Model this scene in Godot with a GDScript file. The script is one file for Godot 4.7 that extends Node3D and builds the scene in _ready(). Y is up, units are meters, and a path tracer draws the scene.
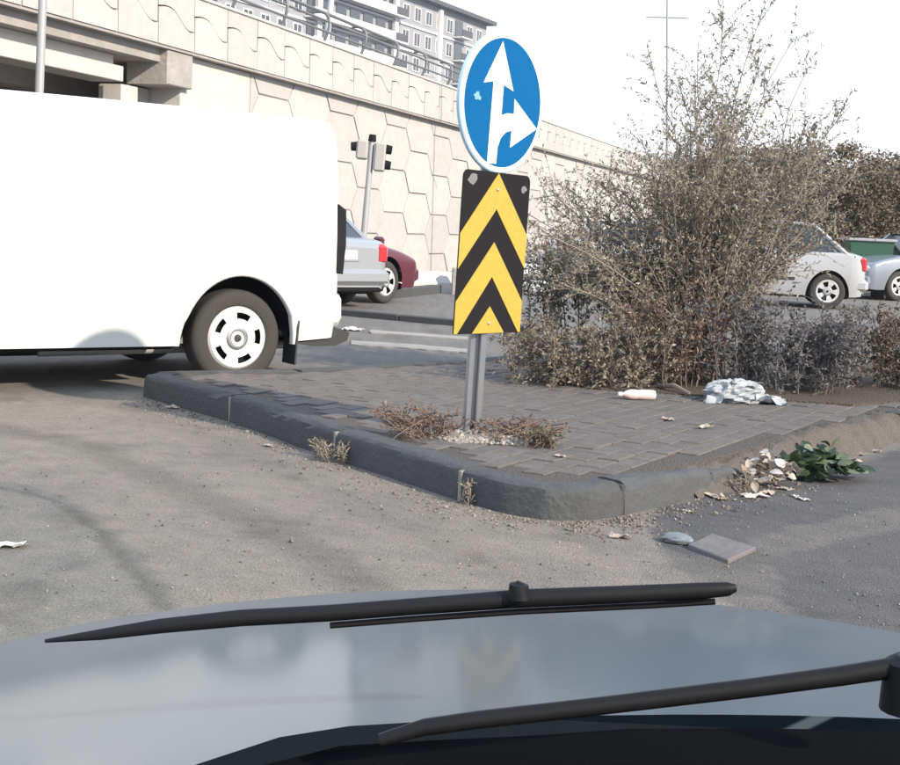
extends Node3D
# ---------------------------------------------------------------- camera model
const FOC := 1350.0            # focal length in photograph pixels (900 x 765)
const EYE := Vector3(0, 1.2, 0)
var CB: Basis
var rng := RandomNumberGenerator.new()
var W0 := Vector3(-0.117, 0, -36)
var WU := Vector3(0.299, 0, -0.954)
var WN := Vector3(0.954, 0, 0.299)
var M := {}
var used := {}

func ray(px, py) -> Vector3:
	return CB * Vector3((px - 450.0) / FOC, (382.5 - py) / FOC, -1.0)
func gp(px, py, h := 0.0) -> Vector3:          # pixel -> point on the level h
	var d := ray(px, py)
	return EYE + d * ((h - EYE.y) / d.y)
func dp(px, py, depth) -> Vector3:             # pixel -> point at a known distance
	var d := ray(px, py)
	return EYE + d * (depth / -d.z)
func wp(s, y, off := 0.0) -> Vector3:          # a point on the retaining wall's plane
	return W0 + WU * s + WN * off + Vector3(0, y, 0)
func dip(x, z) -> float:                       # the ground falls towards the foot of the wall
	var p := Vector3(x, 0, z) - W0
	var s := p.dot(WU)
	var q := p.dot(WN)
	return -0.5 * (1.0 - smoothstep(1.2, 3.9, q)) * smoothstep(-15.0, -9.0, s)

# ---------------------------------------------------------------- mesh tools
class MB:
	var v := PackedVector3Array()
	var c := PackedColorArray()
	var i := PackedInt32Array()
	var col := Color.WHITE
	func p(a: Vector3) -> int:
		v.append(a); c.append(col); return v.size() - 1
	func t(a: int, b: int, d: int): i.append(a); i.append(b); i.append(d)
	func tri(a: Vector3, b: Vector3, d: Vector3): t(p(a), p(b), p(d))
	func quad(a: Vector3, b: Vector3, d: Vector3, e: Vector3):
		var q := p(a); p(b); p(d); p(e)
		t(q, q + 1, q + 2); t(q, q + 2, q + 3)
	func grid(rows: Array, closed := false):   # rows of equal length, shared vertices
		var n: int = rows[0].size()
		var b := v.size()
		for r in rows:
			for a in r: p(a)
		for y in rows.size() - 1:
			for x in (n if closed else n - 1):
				var a := b + y * n + x
				var d := b + y * n + (x + 1) % n
				t(a, d, d + n); t(a, d + n, a + n)

func mesh(mb: MB, smooth := false, crease := 0.6) -> ArrayMesh:
	var pv := mb.v
	var n := mb.i.size()
	var fv := PackedVector3Array(); fv.resize(n)
	var fn := PackedVector3Array(); fn.resize(n)
	var fc := PackedColorArray(); fc.resize(n)
	var face := PackedVector3Array(); face.resize(n / 3)
	for k in n / 3:
		var a := pv[mb.i[k * 3]]
		face[k] = (pv[mb.i[k * 3 + 2]] - a).cross(pv[mb.i[k * 3 + 1]] - a)
	var around := {}
	if smooth:
		for k in n:
			var q := mb.i[k]
			if not around.has(q): around[q] = PackedInt32Array()
			around[q].append(k / 3)
	for k in n:
		var q := mb.i[k]
		fv[k] = pv[q]; fc[k] = mb.c[q]
		var f := face[k / 3]
		if smooth:
			var s := Vector3.ZERO
			var fu := f.normalized()
			for o in around[q]:
				if face[o].normalized().dot(fu) > crease: s += face[o]
			fn[k] = s.normalized() if s.length() > 1e-12 else Vector3.UP
		else:
			fn[k] = f.normalized() if f.length() > 1e-12 else Vector3.UP
	var a := []
	a.resize(Mesh.ARRAY_MAX)
	a[Mesh.ARRAY_VERTEX] = fv; a[Mesh.ARRAY_NORMAL] = fn; a[Mesh.ARRAY_COLOR] = fc
	var am := ArrayMesh.new()
	am.add_surface_from_arrays(Mesh.PRIMITIVE_TRIANGLES, a)
	return am

func cbox(mb: MB, c: Vector3, s: Vector3, ch := 0.0, b := Basis.IDENTITY):
	var h := s * 0.5
	if ch <= 0.0:
		var q := []
		for k in 8:
			q.append(c + b * Vector3(h.x * (1 if k & 1 else -1), h.y * (1 if k & 2 else -1), h.z * (1 if k & 4 else -1)))
		mb.quad(q[4], q[6], q[7], q[5]); mb.quad(q[1], q[3], q[2], q[0])
		mb.quad(q[5], q[7], q[3], q[1]); mb.quad(q[0], q[2], q[6], q[4])
		mb.quad(q[6], q[2], q[3], q[7]); mb.quad(q[0], q[4], q[5], q[1])
		return
	var rows := []
	for lv in [[-h.y, ch], [-h.y + ch, 0.0], [h.y - ch, 0.0], [h.y, ch]]:
		var ins: float = lv[1]
		var r := []
		var x: float = h.x - ins
		var z: float = h.z - ins
		for e in [[x - ch, z], [-x + ch, z], [-x, z - ch], [-x, -z + ch], [-x + ch, -z], [x - ch, -z], [x, -z + ch], [x, z - ch]]:
			r.append(c + b * Vector3(e[0], lv[0], e[1]))
		rows.append(r)
	mb.grid(rows, true)
	for e in [0, 3]:
		var ctr := mb.p(c + b * Vector3(0, h.y if e == 3 else -h.y, 0))
		var st := mb.v.size()
		for a in rows[e]: mb.p(a)
		for k in 8:
			if e == 3: mb.t(ctr, st + k, st + (k + 1) % 8)
			else: mb.t(ctr, st + (k + 1) % 8, st + k)

func prism(mb: MB, pts: PackedVector2Array, z0: float, z1: float, xf := Transform3D.IDENTITY, bev := 0.0):
	var p := pts
	if not Geometry2D.is_polygon_clockwise(p): p.reverse()
	var top := p
	if bev > 0.0:
		var off := Geometry2D.offset_polygon(p, -bev)
		if off.size() == 1 and off[0].size() == p.size(): 
			top = off[0]
			if not Geometry2D.is_polygon_clockwise(top): top.reverse()
			# align start
			var best := 0
			for k in top.size():
				if top[k].distance_to(p[0]) < top[best].distance_to(p[0]): best = k
			var r := PackedVector2Array()
			for k in top.size(): r.append(top[(k + best) % top.size()])
			top = r
	var zt := z1
	var n := p.size()
	var tri := Geometry2D.triangulate_polygon(top)
	for k in range(0, tri.size(), 3):
		var a := top[tri[k]]; var b := top[tri[k + 1]]; var c := top[tri[k + 2]]
		var cw := (b - a).cross(c - a) < 0.0
		var A := xf * Vector3(a.x, a.y, zt); var B := xf * Vector3(b.x, b.y, zt); var C := xf * Vector3(c.x, c.y, zt)
		if cw: mb.tri(A, B, C)
		else: mb.tri(A, C, B)
	tri = Geometry2D.triangulate_polygon(p)
	for k in range(0, tri.size(), 3):
		var a := p[tri[k]]; var b := p[tri[k + 1]]; var c := p[tri[k + 2]]
		var cw := (b - a).cross(c - a) < 0.0
		var A := xf * Vector3(a.x, a.y, z0); var B := xf * Vector3(b.x, b.y, z0); var C := xf * Vector3(c.x, c.y, z0)
		if cw: mb.tri(A, C, B)
		else: mb.tri(A, B, C)
	var zm := z1 - bev if top != p else z1
	for k in n:
		var a := p[k]; var b := p[(k + 1) % n]
		mb.quad(xf * Vector3(a.x, a.y, z0), xf * Vector3(b.x, b.y, z0), xf * Vector3(b.x, b.y, zm), xf * Vector3(a.x, a.y, zm))
		if top != p:
			var d := top[k]; var e := top[(k + 1) % n]
			mb.quad(xf * Vector3(a.x, a.y, zm), xf * Vector3(b.x, b.y, zm), xf * Vector3(e.x, e.y, zt), xf * Vector3(d.x, d.y, zt))

func tube(mb: MB, path: Array, rad, sides := 8, cap := true):
	var rows := []
	var up := Vector3(0.13, 0.97, 0.21).normalized()
	for k in path.size():
		var d: Vector3 = (path[min(k + 1, path.size() - 1)] - path[max(k - 1, 0)]).normalized()
		var x := d.cross(up)
		if x.length() < 0.05: x = d.cross(Vector3.RIGHT)
		x = x.normalized()
		var y := x.cross(d)
		var r: float = rad[k] if rad is Array else rad
		var row := []
		for s in sides:
			var a := TAU * s / sides
			row.append(path[k] + (x * cos(a) + y * sin(a)) * r)
		rows.append(row)
	mb.grid(rows, true)
	if cap:
		for e in [0, path.size() - 1]:
			var c := mb.p(path[e])
			var st := mb.v.size()
			for a in rows[e]: mb.p(a)
			for s in sides:
				if e == 0: mb.t(c, st + (s + 1) % sides, st + s)
				else: mb.t(c, st + s, st + (s + 1) % sides)

func lathe(mb: MB, prof: Array, sides: int, xf := Transform3D.IDENTITY):   # profile (r, axial); axis is local z
	var rows := []
	for q in prof:
		var row := []
		for s in sides:
			var a := TAU * s / sides
			row.append(xf * Vector3(cos(a) * q[0], sin(a) * q[0], q[1]))
		rows.append(row)
	mb.grid(rows, true)

# ---------------------------------------------------------------- nodes
func numbered(n: String, scope := "") -> String:
	var k := scope + "/" + n
	if not used.has(k):
		used[k] = 0
		return n
	used[k] += 1
	return "%s_%03d" % [n, used[k]]
func thing(n: String, label: String, cat: String, at := Vector3.ZERO, turn := 0.0, group := "") -> Node3D:
	var o := Node3D.new()
	o.name = numbered(n)
	add_child(o)
	o.position = at; o.rotation.y = turn
	o.set_meta("label", label); o.set_meta("category", cat)
	if group: o.set_meta("group", group)
	return o
func part(n: String, m: Mesh, mt: Material, parent: Node3D, kind := "") -> MeshInstance3D:
	var o := MeshInstance3D.new()
	o.mesh = m; o.material_override = mt
	o.name = numbered(n, "" if parent == self else str(parent.get_instance_id()))
	parent.add_child(o)
	if kind: o.set_meta("kind", kind)
	return o
func solo(n: String, m: Mesh, mt: Material, label: String, cat: String, group := "", kind := "") -> MeshInstance3D:
	var o := part(n, m, mt, self, kind)
	o.set_meta("label", label); o.set_meta("category", cat)
	if group: o.set_meta("group", group)
	return o
func struct(n: String, m: Mesh, mt: Material) -> MeshInstance3D:
	return part(n, m, mt, self, "structure")
func clone(o: Node3D, at: Vector3, turn: float, label := "") -> Node3D:
	var r: Node3D = o.duplicate()
	var base := String(o.name)
	r.name = numbered(base)
	add_child(r)
	r.position = at; r.rotation.y = turn
	if label: r.set_meta("label", label)
	return r

# ---------------------------------------------------------------- materials
func lin(r, g, b) -> Color: return Color(r, g, b).linear_to_srgb()
func mat(c: Color, rough := 0.8, metal := 0.0) -> StandardMaterial3D:
	var m := StandardMaterial3D.new()
	m.albedo_color = c; m.roughness = rough; m.metallic = metal
	m.cull_mode = BaseMaterial3D.CULL_DISABLED
	return m
func noise_img(size: int, freq: float, sd: int, oct := 4, type := FastNoiseLite.TYPE_SIMPLEX_SMOOTH) -> Image:
	var n := FastNoiseLite.new()
	n.noise_type = type; n.seed = sd; n.frequency = freq
	n.fractal_octaves = oct
	return n.get_seamless_image(size, size)
func ramp_tex(size: int, freq: float, sd: int, lo: float, hi: float, oct := 5, speck := 0.0, warm := 0.0) -> ImageTexture:
	var im := noise_img(size, freq, sd, oct)
	im.convert(Image.FORMAT_L8)
	var d := im.get_data()
	var o := PackedByteArray(); o.resize(size * size * 3)
	var r := RandomNumberGenerator.new(); r.seed = sd + 5
	for k in size * size:
		var v := lerpf(lo, hi, d[k] / 255.0)
		if speck > 0.0: v += (r.randf() - 0.5) * speck
		var w := (d[(k * 7 + 977) % (size * size)] / 255.0 - 0.5) * warm
		v = clampf(v, 0.02, 1.0)
		v = 1.055 * pow(v, 0.41667) - 0.055          # colour textures hold sRGB values
		o[k * 3] = int(clampf((v + w) * 255.0, 0, 255)); o[k * 3 + 1] = int(clampf(v * 255.0, 0, 255)); o[k * 3 + 2] = int(clampf((v - w) * 255.0, 0, 255))
	return ImageTexture.create_from_image(Image.create_from_data(size, size, false, Image.FORMAT_RGB8, o))
func bump_tex(size: int, freq: float, sd: int, amt: float, oct := 4) -> ImageTexture:
	var im := noise_img(size, freq, sd, oct)
	im.convert(Image.FORMAT_RGBA8)
	im.bump_map_to_normal_map(amt)
	return ImageTexture.create_from_image(im)
func rough_mat(c: Color, tex: Texture2D, nrm: Texture2D, scale: float, rough := 0.9, nscale := 1.0, vcol := false) -> StandardMaterial3D:
	var m := mat(c, rough)
	m.albedo_texture = tex
	if nrm:
		m.normal_enabled = true; m.normal_texture = nrm; m.normal_scale = nscale
	m.uv1_triplanar = true; m.uv1_world_triplanar = true
	m.uv1_scale = Vector3.ONE * scale
	m.vertex_color_use_as_albedo = vcol
	return m
func vmat(rough := 0.8, back := Color.BLACK) -> StandardMaterial3D:
	var m := mat(Color.WHITE, rough)
	m.vertex_color_use_as_albedo = true
	if back != Color.BLACK:
		m.backlight_enabled = true; m.backlight = back
	return m
func paint(c: Color, rough := 0.3, metal := 0.0, coat := 0.6) -> StandardMaterial3D:
	var m := mat(c, rough, metal)
	m.clearcoat_enabled = coat > 0.0; m.clearcoat = coat; m.clearcoat_roughness = 0.08
	return m
func glass(c: Color, a: float) -> StandardMaterial3D:
	var m := mat(Color(c.r, c.g, c.b, a), 0.04)
	m.transparency = BaseMaterial3D.TRANSPARENCY_ALPHA
	return m
func materials():
	var grain := ramp_tex(512, 0.05, 3, 0.62, 1.0, 5, 0.34, 0.06)
	var soft := ramp_tex(512, 0.012, 8, 0.80, 1.0, 6, 0.10, 0.05)
	var stain := ramp_tex(512, 0.008, 21, 0.72, 1.0, 7, 0.08, 0.04)
	var pale := ramp_tex(512, 0.010, 22, 0.86, 1.0, 7, 0.05, 0.02)
	var b1 := bump_tex(512, 0.09, 4, 10.0)
	var b2 := bump_tex(512, 0.03, 14, 5.0, 6)
	M.road = rough_mat(Color.WHITE, grain, b1, 1.7, 0.92, 0.5, true)
	M.paver = []
	for k in 5:
		var g: float = [0.112, 0.118, 0.106, 0.124, 0.114][k]
		M.paver.append(rough_mat(lin(g * 1.08, g * 0.99, g * 0.93), stain, b2, 2.2 + 0.13 * k, 0.88, 0.8))
	M.bed = rough_mat(lin(0.105, 0.095, 0.087), grain, b1, 1.4, 0.95, 1.0)
	M.kerb = []
	for k in 3:
		var g: float = [0.062, 0.072, 0.082][k]
		M.kerb.append(rough_mat(lin(g * 0.96, g * 1.02, g * 1.06), stain, b2, 1.7, 0.85, 0.9))
	M.mortar = rough_mat(lin(0.36, 0.34, 0.31), grain, b1, 3.0, 0.95)
	M.soil = rough_mat(lin(0.10, 0.083, 0.066), grain, b1, 1.2, 0.97, 1.2)
	M.panel = []
	for k in 4:
		var g: float = [0.475, 0.455, 0.495, 0.465][k]
		M.panel.append(rough_mat(lin(g * 1.0, g * 0.97, g * 0.935), pale, b2, 0.5 + 0.07 * k, 0.9, 0.18))
	M.joint = rough_mat(lin(0.39, 0.37, 0.35), grain, null, 0.6, 0.95)
	M.concrete = rough_mat(lin(0.53, 0.515, 0.49), pale, b2, 0.4, 0.9, 0.2)
	M.concrete_dull = rough_mat(lin(0.38, 0.36, 0.34), stain, b2, 0.5, 0.9, 0.5)
	M.concrete_dark = rough_mat(lin(0.16, 0.15, 0.15), stain, b2, 0.5, 0.9, 0.5)
	M.worn = rough_mat(lin(0.40, 0.385, 0.36), grain, b1, 1.3, 0.9, 0.5)
	M.dirt = rough_mat(lin(0.125, 0.11, 0.095), grain, b1, 1.6, 0.97, 1.0)
	M.asphalt = rough_mat(lin(0.15, 0.145, 0.14), grain, b1, 1.0, 0.92, 0.5)
	M.galv = mat(lin(0.30, 0.31, 0.33), 0.38, 0.7)
	M.galv_dull = mat(lin(0.36, 0.37, 0.38), 0.6, 0.3)
	M.rail = mat(lin(0.16, 0.17, 0.18), 0.55, 0.3)
	M.sign_blue = mat(lin(0.002, 0.096, 0.26), 0.6)
	M.sign_blue.metallic_specular = 0.2
	M.sign_white = paint(lin(0.72, 0.74, 0.76), 0.4, 0.0, 0.2)
	M.sign_edge = paint(lin(0.42, 0.62, 0.78), 0.4, 0.0, 0.2)
	M.sign_yellow = rough_mat(lin(0.50, 0.34, 0.05), soft, null, 5.0, 0.45)
	M.sign_black = rough_mat(lin(0.018, 0.017, 0.020), soft, null, 6.0, 0.8)
	M.sign_black.metallic_specular = 0.2
	M.scuff = mat(lin(0.16, 0.16, 0.17), 0.7)
	M.van = paint(lin(0.72, 0.735, 0.72), 0.32, 0.0, 0.7)
	M.rubber = rough_mat(lin(0.045, 0.043, 0.042), soft, b1, 6.0, 0.85, 0.4)
	M.black = mat(lin(0.014, 0.014, 0.016), 0.85)
	M.black.metallic_specular = 0.2
	M.plastic = mat(lin(0.028, 0.029, 0.031), 0.6)
	M.cowl = mat(lin(0.006, 0.0063, 0.007), 1.0)  # blacker and duller than plastic, cabin shade put into the colour
	M.cowl.metallic_specular = 0.05
	M.wiper = mat(lin(0.010, 0.0105, 0.012), 0.55)
	M.wiper.metallic_specular = 0.3
	M.rim = paint(lin(0.60, 0.60, 0.60), 0.35, 0.3, 0.3)
	M.hub = paint(lin(0.56, 0.56, 0.55), 0.4, 0.0, 0.3)
	M.chrome = mat(lin(0.5, 0.5, 0.5), 0.25, 0.8)
	M.red_lamp = paint(lin(0.42, 0.02, 0.03), 0.2, 0.0, 0.8)
	M.lamp_glass = paint(lin(0.55, 0.56, 0.58), 0.12, 0.2, 0.8)
	M.window = paint(lin(0.025, 0.032, 0.04), 0.06, 0.0, 0.5)

# ---------------------------------------------------------------- _ready
func _ready():
	rng.seed = 20240
	# camera
	var pitch := atan(160.5 / FOC)
	CB = Basis.from_euler(Vector3(-pitch, 0, deg_to_rad(2.6)))
	var cam := Camera3D.new()
	cam.name = "camera"
	cam.fov = rad_to_deg(2.0 * atan(382.5 / FOC))
	cam.near = 0.05; cam.far = 2500.0
	add_child(cam)
	cam.position = EYE; cam.basis = CB
	cam.current = true
	# sky and exposure
	var sm := ProceduralSkyMaterial.new()
	sm.sky_top_color = Color(0.78, 0.85, 0.95)
	sm.sky_horizon_color = Color(0.98, 0.98, 0.99)
	sm.sky_curve = 0.22
	sm.ground_bottom_color = Color(0.35, 0.34, 0.32)
	sm.ground_horizon_color = Color(0.75, 0.75, 0.74)
	sm.sun_angle_max = 0.0
	var sky := Sky.new()
	sky.sky_material = sm
	var env := Environment.new()
	env.background_mode = Environment.BG_SKY
	env.sky = sky
	env.background_energy_multiplier = 1.0
	env.tonemap_mode = Environment.TONE_MAPPER_LINEAR
	env.tonemap_exposure = 1.65
	env.sdfgi_enabled = true; env.ssao_enabled = true; env.ssil_enabled = true
	env.fog_enabled = true
	env.fog_density = 0.0005
	env.fog_light_color = Color(0.9, 0.93, 0.97)
	var we := WorldEnvironment.new()
	we.name = "world_environment"
	we.environment = env
	add_child(we)
	# sun: low behind the camera's right shoulder
	var sun := DirectionalLight3D.new()
	sun.name = "sun"
	add_child(sun)
	var to_sun := Vector3(0.668, 0.470, 0.577)
	sun.look_at_from_position(to_sun * 50.0, Vector3.ZERO, Vector3.UP)
	sun.light_energy = 1.3
	sun.light_color = Color(1.0, 0.94, 0.86)
	sun.light_angular_distance = 0.8
	sun.shadow_enabled = true

	materials()
	ground()
	island()
	dirt_bank()
	wall()
	bridge()
	building()
	sign_post()
	van()
	cars()
	street()
	plants()
	litter()
	own_car()

# ---------------------------------------------------------------- ground
func inside(poly: PackedVector2Array, x: float, z: float) -> bool:
	return Geometry2D.is_point_in_polygon(Vector2(x, z), poly)
func pix_poly(pts: Array, h := 0.0) -> PackedVector2Array:
	var o := PackedVector2Array()
	for q in pts:
		var g := gp(q[0], q[1], h)
		o.append(Vector2(g.x, g.z))
	return o
func seg_dist(p: Vector2, line: PackedVector2Array) -> float:
	var best := 1e9
	for k in line.size() - 1:
		best = min(best, p.distance_to(Geometry2D.get_closest_point_to_segment(p, line[k], line[k + 1])))
	return best
func axis(lo: float, hi: float, fine: float, f0: float, f1: float, mid: float, m0: float, m1: float) -> Array:
	var o := []
	var x := lo
	while x < hi:
		o.append(x)
		var st := 0.0
		if x >= f0 and x < f1: st = fine
		elif x >= m0 and x < m1: st = mid
		else:
			var d: float = max(m0 - x, x - m1)
			st = max(mid, d * 0.3)
			if x < m0: st = max(mid, min(st, d * 0.5))
		x += st
	o.append(hi)
	return o
func ground():
	var xs := axis(-900, 900, 0.042, -4.2, 4.4, 0.6, -16, 22)
	var zs := axis(-1200, 60, 0.042, -10.0, -2.6, 0.5, -60, 3)
	var nz := FastNoiseLite.new(); nz.seed = 5; nz.frequency = 0.9; nz.fractal_octaves = 4
	var nh := FastNoiseLite.new(); nh.seed = 19; nh.frequency = 11.0; nh.fractal_octaves = 2
	var ns := FastNoiseLite.new(); ns.seed = 29; ns.frequency = 1.7; ns.fractal_octaves = 3
	var nf := FastNoiseLite.new(); nf.seed = 9; nf.frequency = 4.0; nf.fractal_octaves = 3
	var patch := pix_poly([[-200, 470], [0, 487], [55, 500], [95, 530], [150, 590], [185, 640], [240, 760], [-700, 760]])
	var strip := pix_poly([[-300, 440], [-10, 476], [60, 492], [115, 530], [170, 585], [210, 640], [185, 640], [150, 590], [95, 530], [55, 500], [0, 487], [-200, 470]])
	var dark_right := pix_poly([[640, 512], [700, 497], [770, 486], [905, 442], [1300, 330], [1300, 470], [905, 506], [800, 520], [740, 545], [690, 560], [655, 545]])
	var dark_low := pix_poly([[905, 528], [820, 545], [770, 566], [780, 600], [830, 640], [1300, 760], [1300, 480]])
	var dusty := pix_poly([[640, 512], [905, 442], [1300, 330], [1300, 760], [860, 760], [790, 660], [730, 600], [660, 560]])
	var seam := pix_poly([[-40, 482], [0, 487], [55, 500], [95, 530], [150, 590], [185, 640], [215, 700]])
	var trk := []
	for l in [[[-80, 405], [0, 428], [80, 445], [160, 478], [240, 515], [330, 560], [420, 620]], [[60, 392], [140, 410], [230, 446], [330, 492], [430, 530], [520, 575], [600, 620]]]:
		trk.append(pix_poly(l))
	var far_line := pix_poly([[330, 311], [465, 322], [560, 332]])
	var mb := MB.new()
	for zi in zs.size():
		for xi in xs.size():
			var x: float = xs[xi]
			var z: float = zs[zi]
			var y := dip(x, z)
			var c := Vector3(0.225, 0.204, 0.178)
			if z > -26 and z < -2 and abs(x) < 12:
				var n := nz.get_noise_2d(x, z)
				var f := nf.get_noise_2d(x, z)
				var jx := x + n * 0.10 + f * 0.03
				var jz := z + n * 0.10 - f * 0.03
				var p := Vector2(jx, jz)
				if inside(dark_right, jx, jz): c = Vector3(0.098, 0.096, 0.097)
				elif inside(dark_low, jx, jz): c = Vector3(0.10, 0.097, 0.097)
				elif inside(dusty, jx, jz): c = Vector3(0.145, 0.136, 0.125)
				elif inside(patch, jx, jz): c = Vector3(0.198, 0.190, 0.168)
				elif inside(strip, jx, jz): c = Vector3(0.168, 0.163, 0.147)
				elif z < -9.4 and x > -1.5: c = Vector3(0.19, 0.182, 0.172)
				var d1 := seg_dist(p, trk[0])
				c *= 1.0 - 0.27 * (1.0 - smoothstep(0.04, 0.17, d1)) * (0.85 + 0.4 * f)
				var d2 := seg_dist(p, trk[1])
				c *= 1.0 - 0.12 * (1.0 - smoothstep(0.04, 0.25, d2)) * (0.85 + 0.4 * f)
				c *= 1.0 + 0.12 * n + 0.14 * f + 0.16 * nh.get_noise_2d(x, z)
				c *= 1.0 - 0.22 * smoothstep(0.34, 0.55, ns.get_noise_2d(x, z))      # oil stains
				if x < 0.5 and z > -8.0:
					var ds := seg_dist(Vector2(x + f * .02, z - f * .02), seam)         # tarred seam of the patch
					c *= 1.0 - 0.30 * (1.0 - smoothstep(0.012, 0.035, ds))
				c.x *= 1.0 + 0.05 * f; c.z *= 1.0 - 0.06 * n
				y += 0.006 * n + 0.003 * f
			else:
				c = Vector3(0.19, 0.182, 0.172)
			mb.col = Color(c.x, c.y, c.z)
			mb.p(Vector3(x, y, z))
	var nx := xs.size()
	for zi in zs.size() - 1:
		for xi in nx - 1:
			var a := zi * nx + xi
			mb.t(a, a + 1, a + nx + 1); mb.t(a, a + nx + 1, a + nx)
	# indexed mesh with smooth normals (large, so built directly)
	var nn := PackedVector3Array(); nn.resize(mb.v.size())
	for zi in zs.size():
		for xi in nx:
			var l := mb.v[zi * nx + max(xi - 1, 0)]; var r := mb.v[zi * nx + min(xi + 1, nx - 1)]
			var u := mb.v[max(zi - 1, 0) * nx + xi]; var d := mb.v[min(zi + 1, zs.size() - 1) * nx + xi]
			nn[zi * nx + xi] = (d - u).cross(r - l).normalized()
	var a := []; a.resize(Mesh.ARRAY_MAX)
	a[Mesh.ARRAY_VERTEX] = mb.v; a[Mesh.ARRAY_NORMAL] = nn; a[Mesh.ARRAY_COLOR] = mb.c; a[Mesh.ARRAY_INDEX] = mb.i
	var am := ArrayMesh.new()
	am.add_surface_from_arrays(Mesh.PRIMITIVE_TRIANGLES, a)
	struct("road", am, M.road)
	# worn crossing bars on the road behind the island
	var bars := [[[352, 341.5], [410, 345], [470, 350.5], [470, 354], [405, 349], [350, 345.5]], [[372, 331], [470, 338], [470, 340.5], [370, 333.5]]]
	for l in bars:
		var pts := PackedVector2Array()
		var src := pix_poly(l)
		for k in src.size():
			for e in 6:
				pts.append(src[k].lerp(src[(k + 1) % src.size()], e / 6.0) + Vector2(rng.randf_range(-.02, .02), rng.randf_range(-.03, .03)))
		var bm := MB.new()
		prism(bm, pts, -0.01, 0.013, Transform3D(Basis(Vector3.RIGHT, Vector3(0, 0, 1), Vector3.UP), Vector3.ZERO))
		struct("road_marking", mesh(bm), M.worn)

# ---------------------------------------------------------------- traffic island
var isl: PackedVector2Array
const IH := 0.14
func kerb_row(pts: PackedVector2Array, h0: float, h1: float, mt: Material, parent: Node3D, chips := 0):
	# a stone swept along its outer foot line; the island lies to its left
	var prof := [[0.0, -0.12], [0.004, 0.72], [0.012, 0.9], [0.032, 0.99], [0.06, 1.0], [0.13, 1.005], [0.15, 0.97], [0.155, -0.12]]
	var rows := []
	var n := pts.size()
	for k in n:
		var d := (pts[min(k + 1, n - 1)] - pts[max(k - 1, 0)]).normalized()
		var inw := Vector2(d.y, -d.x)
		var h := lerpf(h0, h1, float(k) / (n - 1))
		var row := []
		var chip := 0.0
		if k > 0 and k < n - 1 and rng.randf() < 0.16: chip = rng.randf_range(.004, .014)
		for qi in prof.size():
			var q: Array = prof[qi]
			var cut: float = chip if qi == 2 or qi == 3 else 0.0
			var o: Vector2 = pts[k] + inw * (q[0] + cut + rng.randf_range(-0.0025, 0.0025))
			row.append(Vector3(o.x, h * q[1] - cut + rng.randf_range(-0.002, 0.002), o.y))
		rows.append(row)
	var mb := MB.new()
	mb.grid(rows)
	for e in [0, n - 1]:
		var c := mb.p((rows[e][0] + rows[e][4] + rows[e][7]) / 3.0)
		var st := mb.v.size()
		for a in rows[e]: mb.p(a)
		for s in prof.size() - 1:
			if e == 0: mb.t(c, st + s, st + s + 1)
			else: mb.t(c, st + s + 1, st + s)
	part("kerb_stone", mesh(mb, true, 0.8), mt, parent)
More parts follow.
